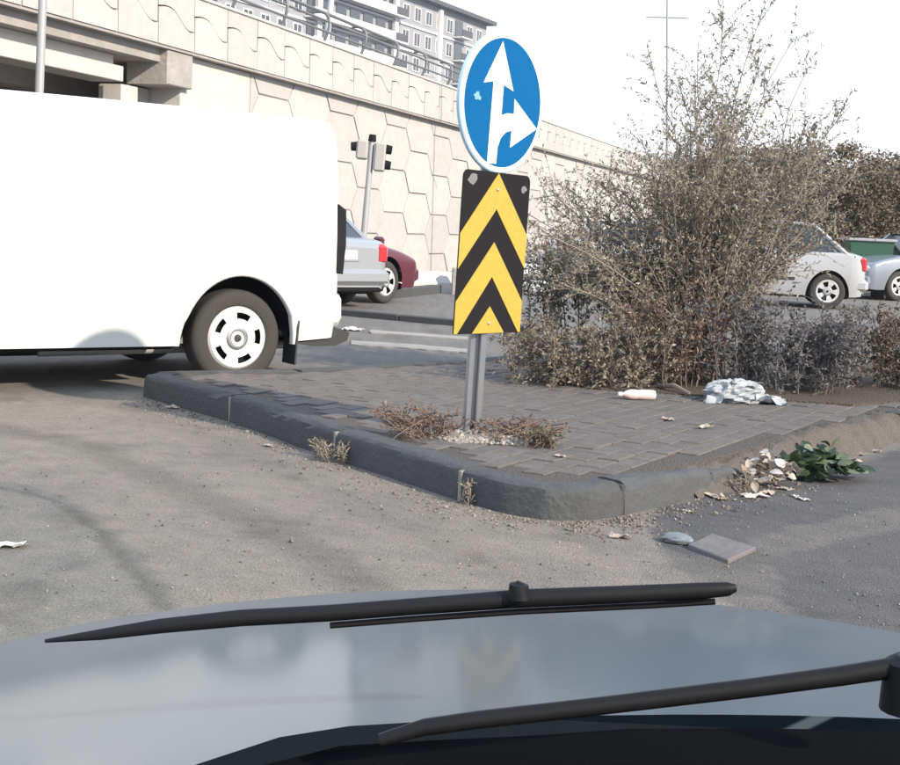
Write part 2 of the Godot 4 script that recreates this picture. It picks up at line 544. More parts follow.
func island():
	var root := Node3D.new()
	root.name = "traffic_island"
	root.set_meta("kind", "structure")
	add_child(root)
	var line := pix_poly([[143, 397], [228, 421], [333, 459], [458, 501], [500, 513], [547, 520.5], [590, 520.5], [623, 515], [665, 505.5], [712, 493.5], [800, 466], [905, 437]])
	# back edge, in metres
	var back := PackedVector2Array([Vector2(5.2, -11.4), Vector2(4.4, -13.2), Vector2(1.6, -12.6), Vector2(0.15, -10.55), Vector2(-1.12, -9.3), Vector2(-1.62, -9.02), Vector2(-1.93, -8.8)])
	isl = line.duplicate()
	for q in back: isl.append(q)
	# bed under the pavers
	var mb := MB.new()
	var inner := Geometry2D.offset_polygon(isl, -0.1)[0]
	var nz := FastNoiseLite.new(); nz.seed = 31; nz.frequency = 0.8; nz.fractal_octaves = 4
	prism(mb, inner, -0.05, IH - 0.008, Transform3D(Basis(Vector3.RIGHT, Vector3(0, 0, 1), Vector3.UP), Vector3.ZERO))
	part("bed", mesh(mb), M.bed, root)
	# kerb stones, each between two joints, the corner stone bent
	var gap := 0.012
	var spans := [[0, 1], [1, 2], [2, 3], [3, 7], [7, 9], [9, 10], [10, 11]]
	var hh := [[.15, .15], [.15, .148], [.148, .145], [.145, .14], [.14, .115], [.10, .065], [.06, .05]]
	var q := 0
	for s in spans:
		var pl := PackedVector2Array()
		for k in range(s[0], s[1] + 1): pl.append(line[k])
		pl[0] += (pl[1] - pl[0]).normalized() * gap
		var m := pl.size() - 1
		pl[m] += (pl[m - 1] - pl[m]).normalized() * gap
		kerb_row(densify(pl, 0.07), hh[q][0] + rng.randf_range(-.004, .004), hh[q][1] + rng.randf_range(-.004, .004), M.kerb[[0, 0, 1, 1, 2, 2, 2][q]], root)
		if q > 0:
			var d := (pl[1] - pl[0]).normalized()
			var inw := Vector2(d.y, -d.x)
			var jb := MB.new()
			var c: Vector2 = line[s[0]] + inw * 0.078
			cbox(jb, Vector3(c.x, hh[q][0] * 0.5 - 0.012, c.y), Vector3(gap * 2.1, hh[q][0], 0.148), 0.003, Basis(Vector3(d.x, 0, d.y), Vector3.UP, Vector3(-d.y, 0, d.x)))
			part("mortar_joint", mesh(jb), M.mortar if q < 4 else M.kerb[0], root)
		q += 1
	var bl := PackedVector2Array([line[11]])
	for b in back: bl.append(b)
	bl.append(line[0])
	for k in bl.size() - 1:
		kerb_row(densify(PackedVector2Array([bl[k], bl[k + 1]]), 0.3), .142, .142, M.kerb[k % 3], root)
	# pavers
	var dir := Vector2(0.50, -0.866)
	var prp := Vector2(0.866, 0.5)
	var lim := Geometry2D.offset_polygon(isl, -0.15)[0]
	var L := 0.222
	var Wd := 0.112
	var spots := []
	var c0 := Vector2(0.5, -6.2)
	for r in range(-40, 60):
		for k in range(-14, 40):
			var c := c0 + dir * ((k + (0.5 if posmod(r, 2) else 0.0)) * L) + prp * (r * Wd)
			var ok := true
			for e in [[1, 1], [1, -1], [-1, 1], [-1, -1]]:
				if not Geometry2D.is_point_in_polygon(c + dir * (e[0] * L * 0.47) + prp * (e[1] * Wd * 0.47), lim): ok = false
			if c.distance_to(Vector2(0.13, -6.64)) < 0.2: ok = false
			if c.y < -11.3: ok = false
			if ok: spots.append(c)
	spots.sort_custom(func(a, b): return a.length() < b.length())
	var meshes := []
	for k in 6:
		var pb := MB.new()
		cbox(pb, Vector3.ZERO, Vector3(L - 0.007 - 0.002 * (k % 2), 0.05, Wd - 0.007 - 0.001 * (k % 3)), 0.0035)
		meshes.append(mesh(pb))
	var rest := MB.new()
	var bas := Basis(Vector3(dir.x, 0, dir.y), Vector3.UP, Vector3(-dir.y, 0, dir.x))
	for k in spots.size():
		var c: Vector2 = spots[k]
		var y := IH - 0.025 + rng.randf_range(-0.003, 0.003) + 0.006 * nz.get_noise_2d(c.x, c.y)
		var b := bas * Basis.from_euler(Vector3(rng.randf_range(-.012, .012), rng.randf_range(-.02, .02), rng.randf_range(-.012, .012)))
		if k < 300:
			var o := part("paver", meshes[k % 6], M.paver[rng.randi() % 5], root)
			o.transform = Transform3D(b, Vector3(c.x, y, c.y))
		else:
			cbox(rest, Vector3(c.x, y, c.y), Vector3(L - 0.007, 0.05, Wd - 0.007), 0.006, b)
	if rest.v.size() > 0: part("distant_pavers", mesh(rest), M.paver[1], root, "stuff")
func dirt_bank():
	# dirt washed over the worn right-hand kerb, from the paving down to the gutter
	var line := pix_poly([[700, 499], [730, 491], [765, 481], [810, 467], [860, 452], [930, 430], [1010, 404]])
	var nz := FastNoiseLite.new(); nz.seed = 71; nz.frequency = 5.0; nz.fractal_octaves = 4
	var pts := densify(line, 0.04)
	var rows := []
	for k in pts.size():
		var d := (pts[min(k + 1, pts.size() - 1)] - pts[max(k - 1, 0)]).normalized()
		var inw := Vector2(d.y, -d.x)
		var grow := smoothstep(0.0, 0.35, float(k) / pts.size())
		var row := []
		for j in 15:
			var t := j / 14.0
			var o := pts[k] + inw * lerpf(-.10 - .08 * nz.get_noise_1d(k * .9), .26 + .09 * nz.get_noise_1d(k * .8 + 50), t)
			var y := lerpf(-.03, .13, smoothstep(.05, .62, t)) + .015 * sin(t * PI) * grow - .02 * (1.0 - grow) - .03 * smoothstep(.8, 1.0, t)
			y += .03 * nz.get_noise_2d(o.x, o.y) + .012 * nz.get_noise_2d(o.x * 4.0, o.y * 4.0)
			row.append(Vector3(o.x, y, o.y))
		rows.append(row)
	var mb := MB.new()
	mb.grid(rows)
	struct("dirt", mesh(mb, true, .2), M.dirt)
func densify(pl: PackedVector2Array, st: float) -> PackedVector2Array:
	# smooth through the points, then sample
	var c := Curve2D.new()
	var n := pl.size()
	for k in n:
		var t := Vector2.ZERO
		if n > 2 and k > 0 and k < n - 1: t = (pl[k + 1] - pl[k - 1]) * 0.17
		c.add_point(pl[k], -t, t)
	var o := PackedVector2Array()
	var L := c.get_baked_length()
	var m := int(max(2, ceil(L / st)))
	for k in m + 1: o.append(c.sample_baked(L * k / m))
	return o

# ---------------------------------------------------------------- retaining wall
func wall():
	var root := thing("retaining_wall", "cream retaining wall of interlocking hexagonal concrete panels beneath the overpass parapet", "wall")
	var xf := Transform3D(Basis(WU, Vector3.UP, WN), W0)     # local x along the wall, z out of it
	var mb := MB.new()
	prism(mb, PackedVector2Array([Vector2(-12.2, -1.0), Vector2(60, -1.0), Vector2(60, 3.7), Vector2(-12.2, 3.7)]), -0.6, -0.03, xf)
	part("backing", mesh(mb), M.joint, root)
	# flat-topped hexagons, alternate columns half a panel lower
	var P := 1.66
	var H := 0.985
	var a := 0.36
	var g := 0.018
	var clip := PackedVector2Array([Vector2(-12.2, -0.8), Vector2(60, -0.8), Vector2(60, 3.66), Vector2(-12.2, 3.66)])
	var n := 0
	var far := MB.new()
	for c in range(-1, 40):
		for r in range(-1, 6):
			var cx := -12.05 + P * 0.5 + c * P
			var cy := -0.62 + r * H + (0.5 * H if posmod(c, 2) else 0.0) + H * 0.5
			var w := P * 0.5
			var h := H * 0.5 - g
			var sg := g
			var hexa := PackedVector2Array([Vector2(-w + a * 0.5 + sg, h), Vector2(w - a * 0.5 - sg, h), Vector2(w + a * 0.5 - sg, 0), Vector2(w - a * 0.5 - sg, -h), Vector2(-w + a * 0.5 + sg, -h), Vector2(-w - a * 0.5 + sg, 0)])
			for k in 6: hexa[k] += Vector2(cx, cy)
			var cut := Geometry2D.intersect_polygons(hexa, clip)
			if cut.is_empty(): continue
			var ctr := Vector2(cx, cy)
			var pb := MB.new()
			var tb := Basis.from_euler(Vector3(rng.randf_range(-.008, .008), rng.randf_range(-.006, .006), 0))
			var t := Transform3D(tb, Vector3(cx, cy, rng.randf_range(-.006, .006)) - tb * Vector3(cx, cy, 0))
			if cx < 24 :
				prism(pb, cut[0], -0.08, 0.0, xf * t, 0.006)
				part("wall_panel", mesh(pb), M.panel[rng.randi() % 4], root)
				n += 1
			else:
				prism(far, cut[0], -0.08, 0.0, xf * t)
	part("distant_panels", mesh(far), M.panel[0], root, "stuff")
	# parapet: panels with a wavy step across each
	var par := thing("overpass_parapet", "cream concrete parapet with a wave moulded across each panel along the overpass", "parapet")
	var PP := 1.14
	var s := -26.0
	while s < 58.0:
		var lo := PackedVector2Array([Vector2(s + .012, 3.7), Vector2(s + PP - .012, 3.7)])
		var hi := PackedVector2Array([Vector2(s + PP - .012, 4.55), Vector2(s + .012, 4.55)])
		var wv := []
		for k in 13:
			var t := k / 12.0
			var yy := 4.24 - 0.02 * t - 0.22 * smoothstep(0.35, 0.95, t) + 0.035 * sin(t * TAU)
			wv.append(Vector2(s + .012 + (PP - .024) * t, yy))
		for k in 13: lo.append(wv[12 - k])
		for k in 13: hi.append(wv[k] + Vector2(0, 0.024))
		var p1 := MB.new(); prism(p1, lo, -0.25, 0.17 + rng.randf_range(-.004, .004), xf)
		var p2 := MB.new(); prism(p2, hi, -0.25, 0.16 + rng.randf_range(-.004, .004), xf)
		var mt: Material = M.panel[rng.randi() % 4]
		var pn := part("parapet_panel", mesh(p1), mt, par)
		part("upper_wave", mesh(p2), mt, pn)
		s += PP
	var cb := MB.new()
	prism(cb, PackedVector2Array([Vector2(-26, 4.5505), Vector2(58, 4.5505), Vector2(58, 4.60), Vector2(-26, 4.60)]), -0.27, 0.19, xf, 0.01)
	part("coping", mesh(cb), M.concrete, par)
	var lb := MB.new()
	prism(lb, PackedVector2Array([Vector2(-26, 3.655), Vector2(58, 3.655), Vector2(58, 3.697), Vector2(-26, 3.697)]), -0.25, 0.15, xf)
	part("drip_edge", mesh(lb), M.concrete_dull, par)
	# railing on the coping
	var rl := thing("overpass_railing", "dark grey tubular steel railing with bowed posts on the overpass parapet", "railing")
	s = -25.0
	while s < 8.0:
		var m := MB.new()
		var path := []
		for k in 8:
			var t := k / 7.0
			path.append(wp(s, 4.6 + 0.62 * sin(t * 1.75) , -0.02 + 0.22 * sin(t * PI) - 0.20 * t))
		tube(m, path, 0.032, 6)
		cbox(m, wp(s, 4.605, -0.02), Vector3(0.16, 0.02, 0.16), 0.0, xf.basis)
		part("post", mesh(m, true), M.rail, rl)
		s += 2.0
	for q in [[0.22, 0.075, .026], [0.42, 0.10, .026], [0.60, -0.02, .034]]:
		var m := MB.new()
		tube(m, [wp(-26, 4.6 + q[0], q[1]), wp(7.3, 4.6 + q[0], q[1])], q[2], 6)
		part("rail", mesh(m, true), M.rail, rl)
	# low kerb at the edge of the lane by the wall
	var kb := thing("lane_kerb", "low dark kerb along the lane edge in front of the hexagon panel wall", "kerb")
	var k0 := gp(405, 296.5)
	var kd := WU
	for k in 12:
		var m := MB.new()
		var c := k0 + kd * (k * 1.0 - 0.4)
		cbox(m, c + Vector3(0, 0.04, 0), Vector3(0.985, 0.2, 0.16), 0.012, xf.basis)
		part("kerb_stone", mesh(m), M.kerb[k % 3], kb)
	var kb2 := thing("crossing_kerb", "low dark kerb line crossing the road behind the chevron panel", "kerb")
	var a0 := gp(335, 314.5)
	var a1 := gp(575, 337.0)
	var dd := (a1 - a0).normalized()
	var nseg := int(a0.distance_to(a1) / 1.0)
	for k in nseg:
		var m := MB.new()
		cbox(m, a0 + dd * (k + 0.5), Vector3(0.985, 0.15, 0.14), 0.012, Basis(dd, Vector3.UP, dd.cross(Vector3.UP)))
		part("kerb_stone", mesh(m), M.kerb[k % 2], kb2)
	# pale concrete barrier
	var br := thing("concrete_barrier", "pale concrete barrier block between the maroon car and hexagon panel wall", "barrier")
	var bc := dp(424, 281, 23.0)
	var m2 := MB.new()
	var hb := bc.y + 0.16
	prism(m2, PackedVector2Array([Vector2(-.28, 0), Vector2(.28, 0), Vector2(.26, .18), Vector2(.13, .36), Vector2(.09, hb), Vector2(-.09, hb), Vector2(-.13, .36), Vector2(-.26, .18)]), -0.6, 0.6, Transform3D(Basis(Vector3(.25, 0, .97), Vector3.UP, Vector3(-.97, 0, .25)), Vector3(bc.x, dip(bc.x, bc.z), bc.z)), 0.02)
	part("block", mesh(m2), M.concrete, br)
	var m3 := MB.new()
	cbox(m3, Vector3(bc.x + .55, 0.2, bc.z + .35), Vector3(0.16, 0.5, 0.16), 0.02)
	part("stub_post", mesh(m3), M.concrete_dull, br)
	var b3 := thing("white_road_block", "white concrete road block glimpsed left of the bush behind the chevron panel", "barrier")
	for k in 2:
		var m := MB.new()
		var c := dp(535, 283, 23.5)
		cbox(m, Vector3(c.x - .05, 0.16 + k * 0.28, c.z), Vector3(0.62, 0.2, 0.4), 0.03)
		part("beam", mesh(m), M.sign_white, b3)
	for k in 2:
		var m := MB.new()
		var c := dp(535, 283, 23.5)
		cbox(m, Vector3(c.x - .25 + .4 * k, 0.2, c.z - .02), Vector3(0.1, 0.4, 0.3), 0.01)
		part("leg", mesh(m), M.concrete_dull, b3)

# ---------------------------------------------------------------- bridge over the side road
func bridge():
	var root := thing("overpass_bridge", "pale concrete bridge span with dark underpass opening behind the white van", "bridge")
	var xf := Transform3D(Basis(WU, Vector3.UP, WN), W0)
	var m := MB.new()
	prism(m, PackedVector2Array([Vector2(-26, 3.46), Vector2(-14.6, 3.46), Vector2(-14.6, 3.654), Vector2(-26, 3.654)]), -30.0, -0.02, xf)
	part("deck_slab", mesh(m), M.concrete_dull, root)  # run much deeper than the overpass to shade the opening
	m = MB.new()
	prism(m, PackedVector2Array([Vector2(-14.595, 3.46), Vector2(-4.1, 3.46), Vector2(-4.1, 3.65), Vector2(-14.595, 3.65)]), -30.0, -0.56, xf)
	part("deck_slab", mesh(m), M.concrete_dull, root)  # roof of an added chamber that keeps the opening dark
	m = MB.new()
	prism(m, PackedVector2Array([Vector2(-26, 3.30), Vector2(-16.25, 3.30), Vector2(-16.25, 3.458), Vector2(-26, 3.458)]), -0.75, -0.28, xf, 0.01)
	part("girder_upper_flange", mesh(m), M.concrete, root)
	m = MB.new()
	prism(m, PackedVector2Array([Vector2(-26, 3.07), Vector2(-16.1, 3.07), Vector2(-16.1, 3.297), Vector2(-26, 3.297)]), -0.75, -0.20, xf, 0.01)
	part("girder_lower_flange", mesh(m), M.concrete, root)
	for k in 13:
		m = MB.new()
		prism(m, PackedVector2Array([Vector2(-26, 3.02), Vector2(-4.7, 3.02), Vector2(-4.7, 3.455), Vector2(-26, 3.455)]), -2.7 - 2.0 * k, -2.2 - 2.0 * k, xf)
		part("girder", mesh(m), M.concrete, root)
	m = MB.new()
	prism(m, PackedVector2Array([Vector2(-15.9, -0.8), Vector2(-15.42, -0.8), Vector2(-15.42, 3.06), Vector2(-15.9, 3.06)]), -0.75, -0.35, xf, 0.015)
	part("abutment_face", mesh(m), M.concrete, root)
	m = MB.new()
	prism(m, PackedVector2Array([Vector2(-4.6, -0.8), Vector2(-4.1, -0.8), Vector2(-4.1, 3.44), Vector2(-4.6, 3.44)]), -30.0, -0.65, xf)
	part("added_chamber_face", mesh(m), M.concrete, root)  # end of the added chamber, set back to leave the opening in shade
	m = MB.new()
	prism(m, PackedVector2Array([Vector2(-15.4, -0.8), Vector2(-14.72, -0.8), Vector2(-14.72, 3.10), Vector2(-15.4, 3.10)]), -1.0, -0.55, xf, 0.01)
	part("abutment_return", mesh(m), M.concrete_dull, root)
	m = MB.new()
	prism(m, PackedVector2Array([Vector2(-15.35, 3.12), Vector2(-14.55, 3.12), Vector2(-14.55, 3.652), Vector2(-15.35, 3.652)]), -0.6, 0.12, xf, 0.015)
	part("bearing_block", mesh(m), M.concrete_dull, root)
	m = MB.new()
	prism(m, PackedVector2Array([Vector2(-14.7, -0.8), Vector2(-12.22, -0.8), Vector2(-12.22, 3.652), Vector2(-14.7, 3.652)]), -0.6, -0.004, xf, 0.015)
	part("wing_wall", mesh(m), M.concrete, root)
	m = MB.new()
	prism(m, PackedVector2Array([Vector2(-26.6, -0.8), Vector2(-26.0, -0.8), Vector2(-26.0, 3.652), Vector2(-26.6, 3.652)]), -30.0, -0.05, xf, 0.015)
	part("abutment_face", mesh(m), M.concrete, root)
	m = MB.new()
	prism(m, PackedVector2Array([Vector2(-26.0, -0.8), Vector2(-4.1, -0.8), Vector2(-4.1, 3.45), Vector2(-26.0, 3.45)]), -30.6, -30.1, xf)
	part("far_wall", mesh(m), M.concrete, root)  # pushed far back so the underpass darkens

# ---------------------------------------------------------------- apartment block
func building():
	var root := thing("apartment_block", "long grey apartment block with white balconies seen above the overpass railing", "building")
	var e0 := dp(486, 40, 190.0)
	var u := Vector3(-0.42, 0, 0.907)          # towards the near end
	var n := Vector3(0.907, 0, 0.42)
	var o := Vector3(e0.x, 0, e0.z)
	var L := 75.0
	var Ht := 28.2
	var xf := Transform3D(Basis(u, Vector3.UP, n), o)
	var grey := rough_mat(lin(0.30, 0.31, 0.34), ramp_tex(256, 0.02, 77, 0.85, 1.0), null, 0.05, 0.9)
	var wht := mat(lin(0.66, 0.66, 0.67), 0.8)
	var dark := mat(lin(0.075, 0.08, 0.095), 0.8)
	var m := MB.new()
	cbox(m, xf * Vector3(L / 2, Ht / 2, -6), Vector3(L, Ht, 12), 0.0, xf.basis)
	part("wall", mesh(m), grey, root)
	m = MB.new()
	cbox(m, xf * Vector3(L / 2, Ht + 0.25, -5.6), Vector3(L + 1.6, 0.5, 13.6), 0.0, xf.basis)
	var eave := part("roof", mesh(m), dark, root)
	for k in 4:
		m = MB.new()
		cbox(m, xf * Vector3(7.0 + k * 9.5, Ht + 1.1, -4.0), Vector3(1.4, 1.4, 1.4), 0.0, xf.basis)
		cbox(m, xf * Vector3(7.0 + k * 9.5, Ht + 1.9, -4.0), Vector3(1.8, 0.2, 1.8), 0.0, xf.basis)
		part("chimney", mesh(m), dark, eave)
	var fl := 3.0
	for f in 5:
		var y := Ht - 0.55 - (f + 1) * fl + 0.75
		m = MB.new()
		cbox(m, xf * Vector3(L / 2, y - 0.62, 0.08), Vector3(L + .1, 0.22, 0.2), 0.0, xf.basis)
		part("storey_band", mesh(m), wht, root)
		var x := 1.6
		var b := 0
		while x < L - 3:
			var bay := b % 6
			if x > 29 and x < 44 or bay == 2:
				# recessed loggia behind a balcony
				m = MB.new()
				cbox(m, xf * Vector3(x + 1.2, y + 0.95, 0.05), Vector3(2.2, 2.2, 0.1), 0.0, xf.basis)
				part("balcony_door", mesh(m), M.window, root)
				m = MB.new()
				cbox(m, xf * Vector3(x + 1.3, y - 0.25, 0.75), Vector3(3.1, 0.18, 1.3), 0.0, xf.basis)
				var bal := part("balcony", mesh(m), wht, root)
				m = MB.new()
				cbox(m, xf * Vector3(x + 1.3, y + 0.3, 1.36), Vector3(3.1, 0.85, 0.08), 0.0, xf.basis)
				part("balustrade", mesh(m), wht if x > 29 else dark, bal)
			else:
				m = MB.new()
				cbox(m, xf * Vector3(x + 1.0, y + 0.95, 0.05), Vector3(1.75, 1.75, 0.1), 0.0, xf.basis)
				var w := part("window", mesh(m), wht, root)
				for k in 2:
					m = MB.new()
					cbox(m, xf * Vector3(x + 0.6 + 0.8 * k, y + 0.95, 0.085), Vector3(0.66, 1.5, 0.06), 0.0, xf.basis)
					part("pane", mesh(m), M.window, w)
			x += 3.1
			b += 1
	for xx in [15.2, 27.4, 45.2]:
		m = MB.new()
		cbox(m, xf * Vector3(xx, Ht / 2 - .1, 0.25), Vector3(0.9, Ht - .3, 0.5), 0.0, xf.basis)
		part("pilaster", mesh(m), wht, root)

# ---------------------------------------------------------------- the two signs on their post
func disc_poly(r: float, n := 56) -> PackedVector2Array:
	var o := PackedVector2Array()
	for k in n: o.append(Vector2(cos(TAU * k / n), sin(TAU * k / n)) * r)
	return o
func sign_post():
	var base := gp(471, 436, IH)
	var S := thing("traffic_sign", "blue round straight-or-right arrow sign above yellow and black chevron panel on steel post", "traffic sign", base)
	# leans a little to the side
	S.basis = Basis(Vector3(0, 0, 1), deg_to_rad(-1.15)) * Basis(Vector3.UP, deg_to_rad(51.5))
	# post: folded channel with a groove down the front
	var m := MB.new()
	var w := 0.044
	var prof := PackedVector2Array([Vector2(-w, -.03), Vector2(-w, .022), Vector2(-w + .008, .03), Vector2(-.016, .03), Vector2(-.010, .024), Vector2(-.008, -.004), Vector2(.008, -.004), Vector2(.010, .024), Vector2(.016, .03), Vector2(w - .008, .03), Vector2(w, .022), Vector2(w, -.03)])
	# post turned back towards the road so that its groove shows
	var pf := Basis(Vector3.UP, deg_to_rad(-45))
	prism(m, prof, -0.05, 1.93, Transform3D(pf * Basis(Vector3.RIGHT, Vector3(0, 0, 1), Vector3.UP), Vector3.ZERO))
	part("post", mesh(m), M.galv, S)
	# heights along the post
	var k := 6.66 / FOC
	var yb := (437.0 - 331.0) * k
	var yt := (437.0 - 171.5) * k
	var yc := (437.0 - 104.0) * k
	var PW := 0.545
	var PH := yt - yb
	var z0 := 0.058
	# chevron panel
	var rc := 0.035
	var out := PackedVector2Array()
	for c in [[PW / 2 - rc, PH - rc, 0], [-PW / 2 + rc, PH - rc, 90], [-PW / 2 + .01, .01, 180], [PW / 2 - .01, .01, 270]]:
		for a in 5:
			var an := deg_to_rad(c[2] + a * 22.5)
			var rr: float = rc if c[1] > 0.1 else 0.01
			out.append(Vector2(c[0] + cos(an) * rr, c[1] + sin(an) * rr))
	m = MB.new()
	prism(m, out, z0 - 0.004, z0, Transform3D(Basis.IDENTITY, Vector3(0, yb, 0)))
	var pan := part("chevron_panel", mesh(m), M.sign_black, S)
	pan.set_meta("label", "black panel with yellow upward chevrons")
	var conv := func(l: Array) -> PackedVector2Array:
		var o := PackedVector2Array()
		for q in l: o.append(Vector2((q[0] - 0.5) * (PW - 0.004), (1.0 - q[1]) * PH))
		return o
	for l in [[[.505, .004], [1, .375], [1, .59], [.505, .225], [0, .60], [0, .385]], [[.505, .43], [1, .80], [1, .998], [.965, .998], [.505, .645], [.045, .998], [0, .998], [0, .80]], [[.505, .83], [.745, .998], [.265, .998]]]:
		m = MB.new()
		prism(m, conv.call(l), z0 + 0.0005, z0 + 0.003, Transform3D(Basis.IDENTITY, Vector3(0, yb, 0)))
		part("yellow_chevron", mesh(m), M.sign_yellow, pan)
	for q in [[.90, .09, .022, 0], [.13, .05, .03, 1]]:      # scuffed paint
		m = MB.new()
		var pl := PackedVector2Array()
		for a in 9: pl.append(Vector2((q[0] - .5) * PW, (1 - q[1]) * PH) + Vector2(cos(a * TAU / 9) * q[2] * 1.3, sin(a * TAU / 9) * q[2]) * rng.randf_range(.6, 1.1))
		prism(m, pl, z0 + .0005, z0 + .0015, Transform3D(Basis.IDENTITY, Vector3(0, yb, 0)))
		part("scuff_mark", mesh(m), M.scuff, pan)
	for q in [[.5, .105], [.5, .935]]:
		m = MB.new()
		lathe(m, [[0.009, 0.0], [0.009, 0.004], [0.005, 0.007], [0.0, 0.008]], 10, Transform3D(Basis.IDENTITY, Vector3((q[0] - .5) * PW, yb + (1 - q[1]) * PH, z0 + .003)))
		part("bolt", mesh(m, true), M.galv_dull, pan)
	# round sign
	var R := 0.337
	m = MB.new()
	lathe(m, [[0.0, 0.0], [R - .004, 0.0], [R, -.004], [R, -.02], [R - .006, -.02], [R - .006, -.004], [0, -.004]], 64, Transform3D(Basis.IDENTITY, Vector3(0, yc, z0)))
	var dsc := part("round_plate", mesh(m, true, .8), M.sign_edge, S)
	dsc.set_meta("label", "round blue plate with white straight and right arrows")
	m = MB.new()
	prism(m, disc_poly(R - .006), z0 + .0006, z0 + .002, Transform3D(Basis.IDENTITY, Vector3(0, yc, 0)))
	part("white_border", mesh(m), M.sign_white, dsc)
	m = MB.new()
	prism(m, disc_poly(R - .03), z0 + .0025, z0 + .004, Transform3D(Basis.IDENTITY, Vector3(0, yc, 0)))
	part("blue_field", mesh(m), M.sign_blue, dsc)
	var raw := [[375, 125], [425, 345], [379, 316], [369, 450], [398, 442], [428, 446], [430, 378], [540, 518], [410, 597], [417, 520], [390, 527], [366, 552], [352, 590], [345, 665], [303, 660], [332, 300], [287, 305]]
	var ar := PackedVector2Array()
	for q in raw:
		var x: float = q[0] + 0.066 * (q[1] - 395.0)
		var y: float = q[1] - 0.19 * (q[0] - 372.0)
		ar.append(Vector2((x - 381.0) / 196.0 * R, (395.0 - y) / 317.0 * R))
	m = MB.new()
	prism(m, ar, z0 + .0045, z0 + .006, Transform3D(Basis.IDENTITY, Vector3(0, yc, 0)))
	part("white_arrows", mesh(m), M.sign_white, dsc)
	m = MB.new()
	var sp := PackedVector2Array()
	for a in 11: sp.append(Vector2(-.215, .008) + Vector2(cos(a * TAU / 11) * .035, sin(a * TAU / 11) * .028) * rng.randf_range(.45, 1.0))
	prism(m, sp, z0 + .0045, z0 + .005, Transform3D(Basis.IDENTITY, Vector3(0, yc, 0)))
	part("scuff_mark", mesh(m), mat(lin(.16, .36, .58), .6), dsc)
	for yy in [yb + .09, yt - .09, yc + .1, yc - .12]:
		m = MB.new()
		cbox(m, Vector3(0, yy, .01), Vector3(.13, .028, .084), .004)
		part("clamp", mesh(m), M.galv_dull, S)

# ---------------------------------------------------------------- wheels and vehicles
func wheel(parent: Node3D, c: Vector3, side: float, R: float, wd: float, rimr: float, slots: int, style := 0):
	# side +1: outer face towards local +z
	var xf := Transform3D(Basis(Vector3(1, 0, 0), Vector3(0, 1, 0), Vector3(0, 0, side)), c)
	var m := MB.new()
	lathe(m, [[rimr - .01, -.02], [rimr + .004, .0], [rimr + .02, .004], [R * .86, .006], [R * .94, -.004], [R * .985, -.022], [R, -.045], [R, -wd + .04], [R * .97, -wd + .01], [rimr, -wd]], 40, xf)
	var w := part("wheel", mesh(m, true, .5), M.rubber, parent)
	m = MB.new()
	lathe(m, [[rimr, -.03], [rimr * .92, -.06], [0.0, -.06]], 32, xf)
	part("rim_well", mesh(m, true), M.black, w)
	m = MB.new()
	var N := slots * 12
	var rr := [0.0, .16, .30, .38, .56, .61, .80, .92, 1.0]
	var zz := [.004, .006, .002, -.004, .0, .002, .002, .006, -.012]
	for i in rr.size() - 1:
		for s in N:
			var sa := (s % 12)
			if style == 0 and i == 5 and sa >= 3 and sa < 9: continue
			if style == 1 and i >= 3 and i <= 5 and sa >= 3 and sa < 9: continue
			var a0 := TAU * (s + 6.5) / N
			var a1 := TAU * (s + 7.5) / N
			var q := []
			for e in [[i, a0], [i + 1, a0], [i + 1, a1], [i, a1]]:
				var rad: float = rr[e[0]] * rimr
				q.append(xf * Vector3(cos(e[1]) * rad, sin(e[1]) * rad, zz[e[0]]))
			if side > 0: mb_quad(m, q[0], q[3], q[2], q[1])
			else: mb_quad(m, q[0], q[1], q[2], q[3])
	part("hubcap", mesh(m), M.hub if style == 0 else M.rim, w)
	m = MB.new()
	lathe(m, [[rimr * .36, .004], [rimr * .34, .009], [rimr * .24, .010], [rimr * .22, .005]], 24, xf)
	part("hub_ring", mesh(m, true), M.chrome, w)
	m = MB.new()
	lathe(m, [[rimr * .12, .005], [rimr * .11, .016], [0.0, .018]], 12, xf)
	part("hub_nut", mesh(m, true), M.plastic, w)
func mb_quad(m: MB, a: Vector3, b: Vector3, c: Vector3, d: Vector3): m.quad(a, b, c, d)

func arch_h(x: float, wheels: Array, wr: float, ar: float, sill: float) -> float:
	var y := sill
	for c in wheels:
		var d: float = abs(x - c)
		if d < ar: y = max(y, sill + sqrt(1.0 - d * d / (ar * ar)) * (wr + ar - sill))
	return y
func columns(x0: float, x1: float, wheels: Array, ar: float, st: float, extra := []) -> Array:
	var o := []
	var x := x0
	while x < x1 - .001:
		o.append(x); x += st
	o.append(x1)
	for c in wheels:
		for k in 33:
			o.append(c - ar * cos(PI * k / 32.0))
		o.append(c - ar - .002); o.append(c + ar + .002)
	for e in extra: o.append(e)
	o.sort()
	var r := [o[0]]
	for k in range(1, o.size()):
		if o[k] - r[-1] > .0008: r.append(o[k])
	return r

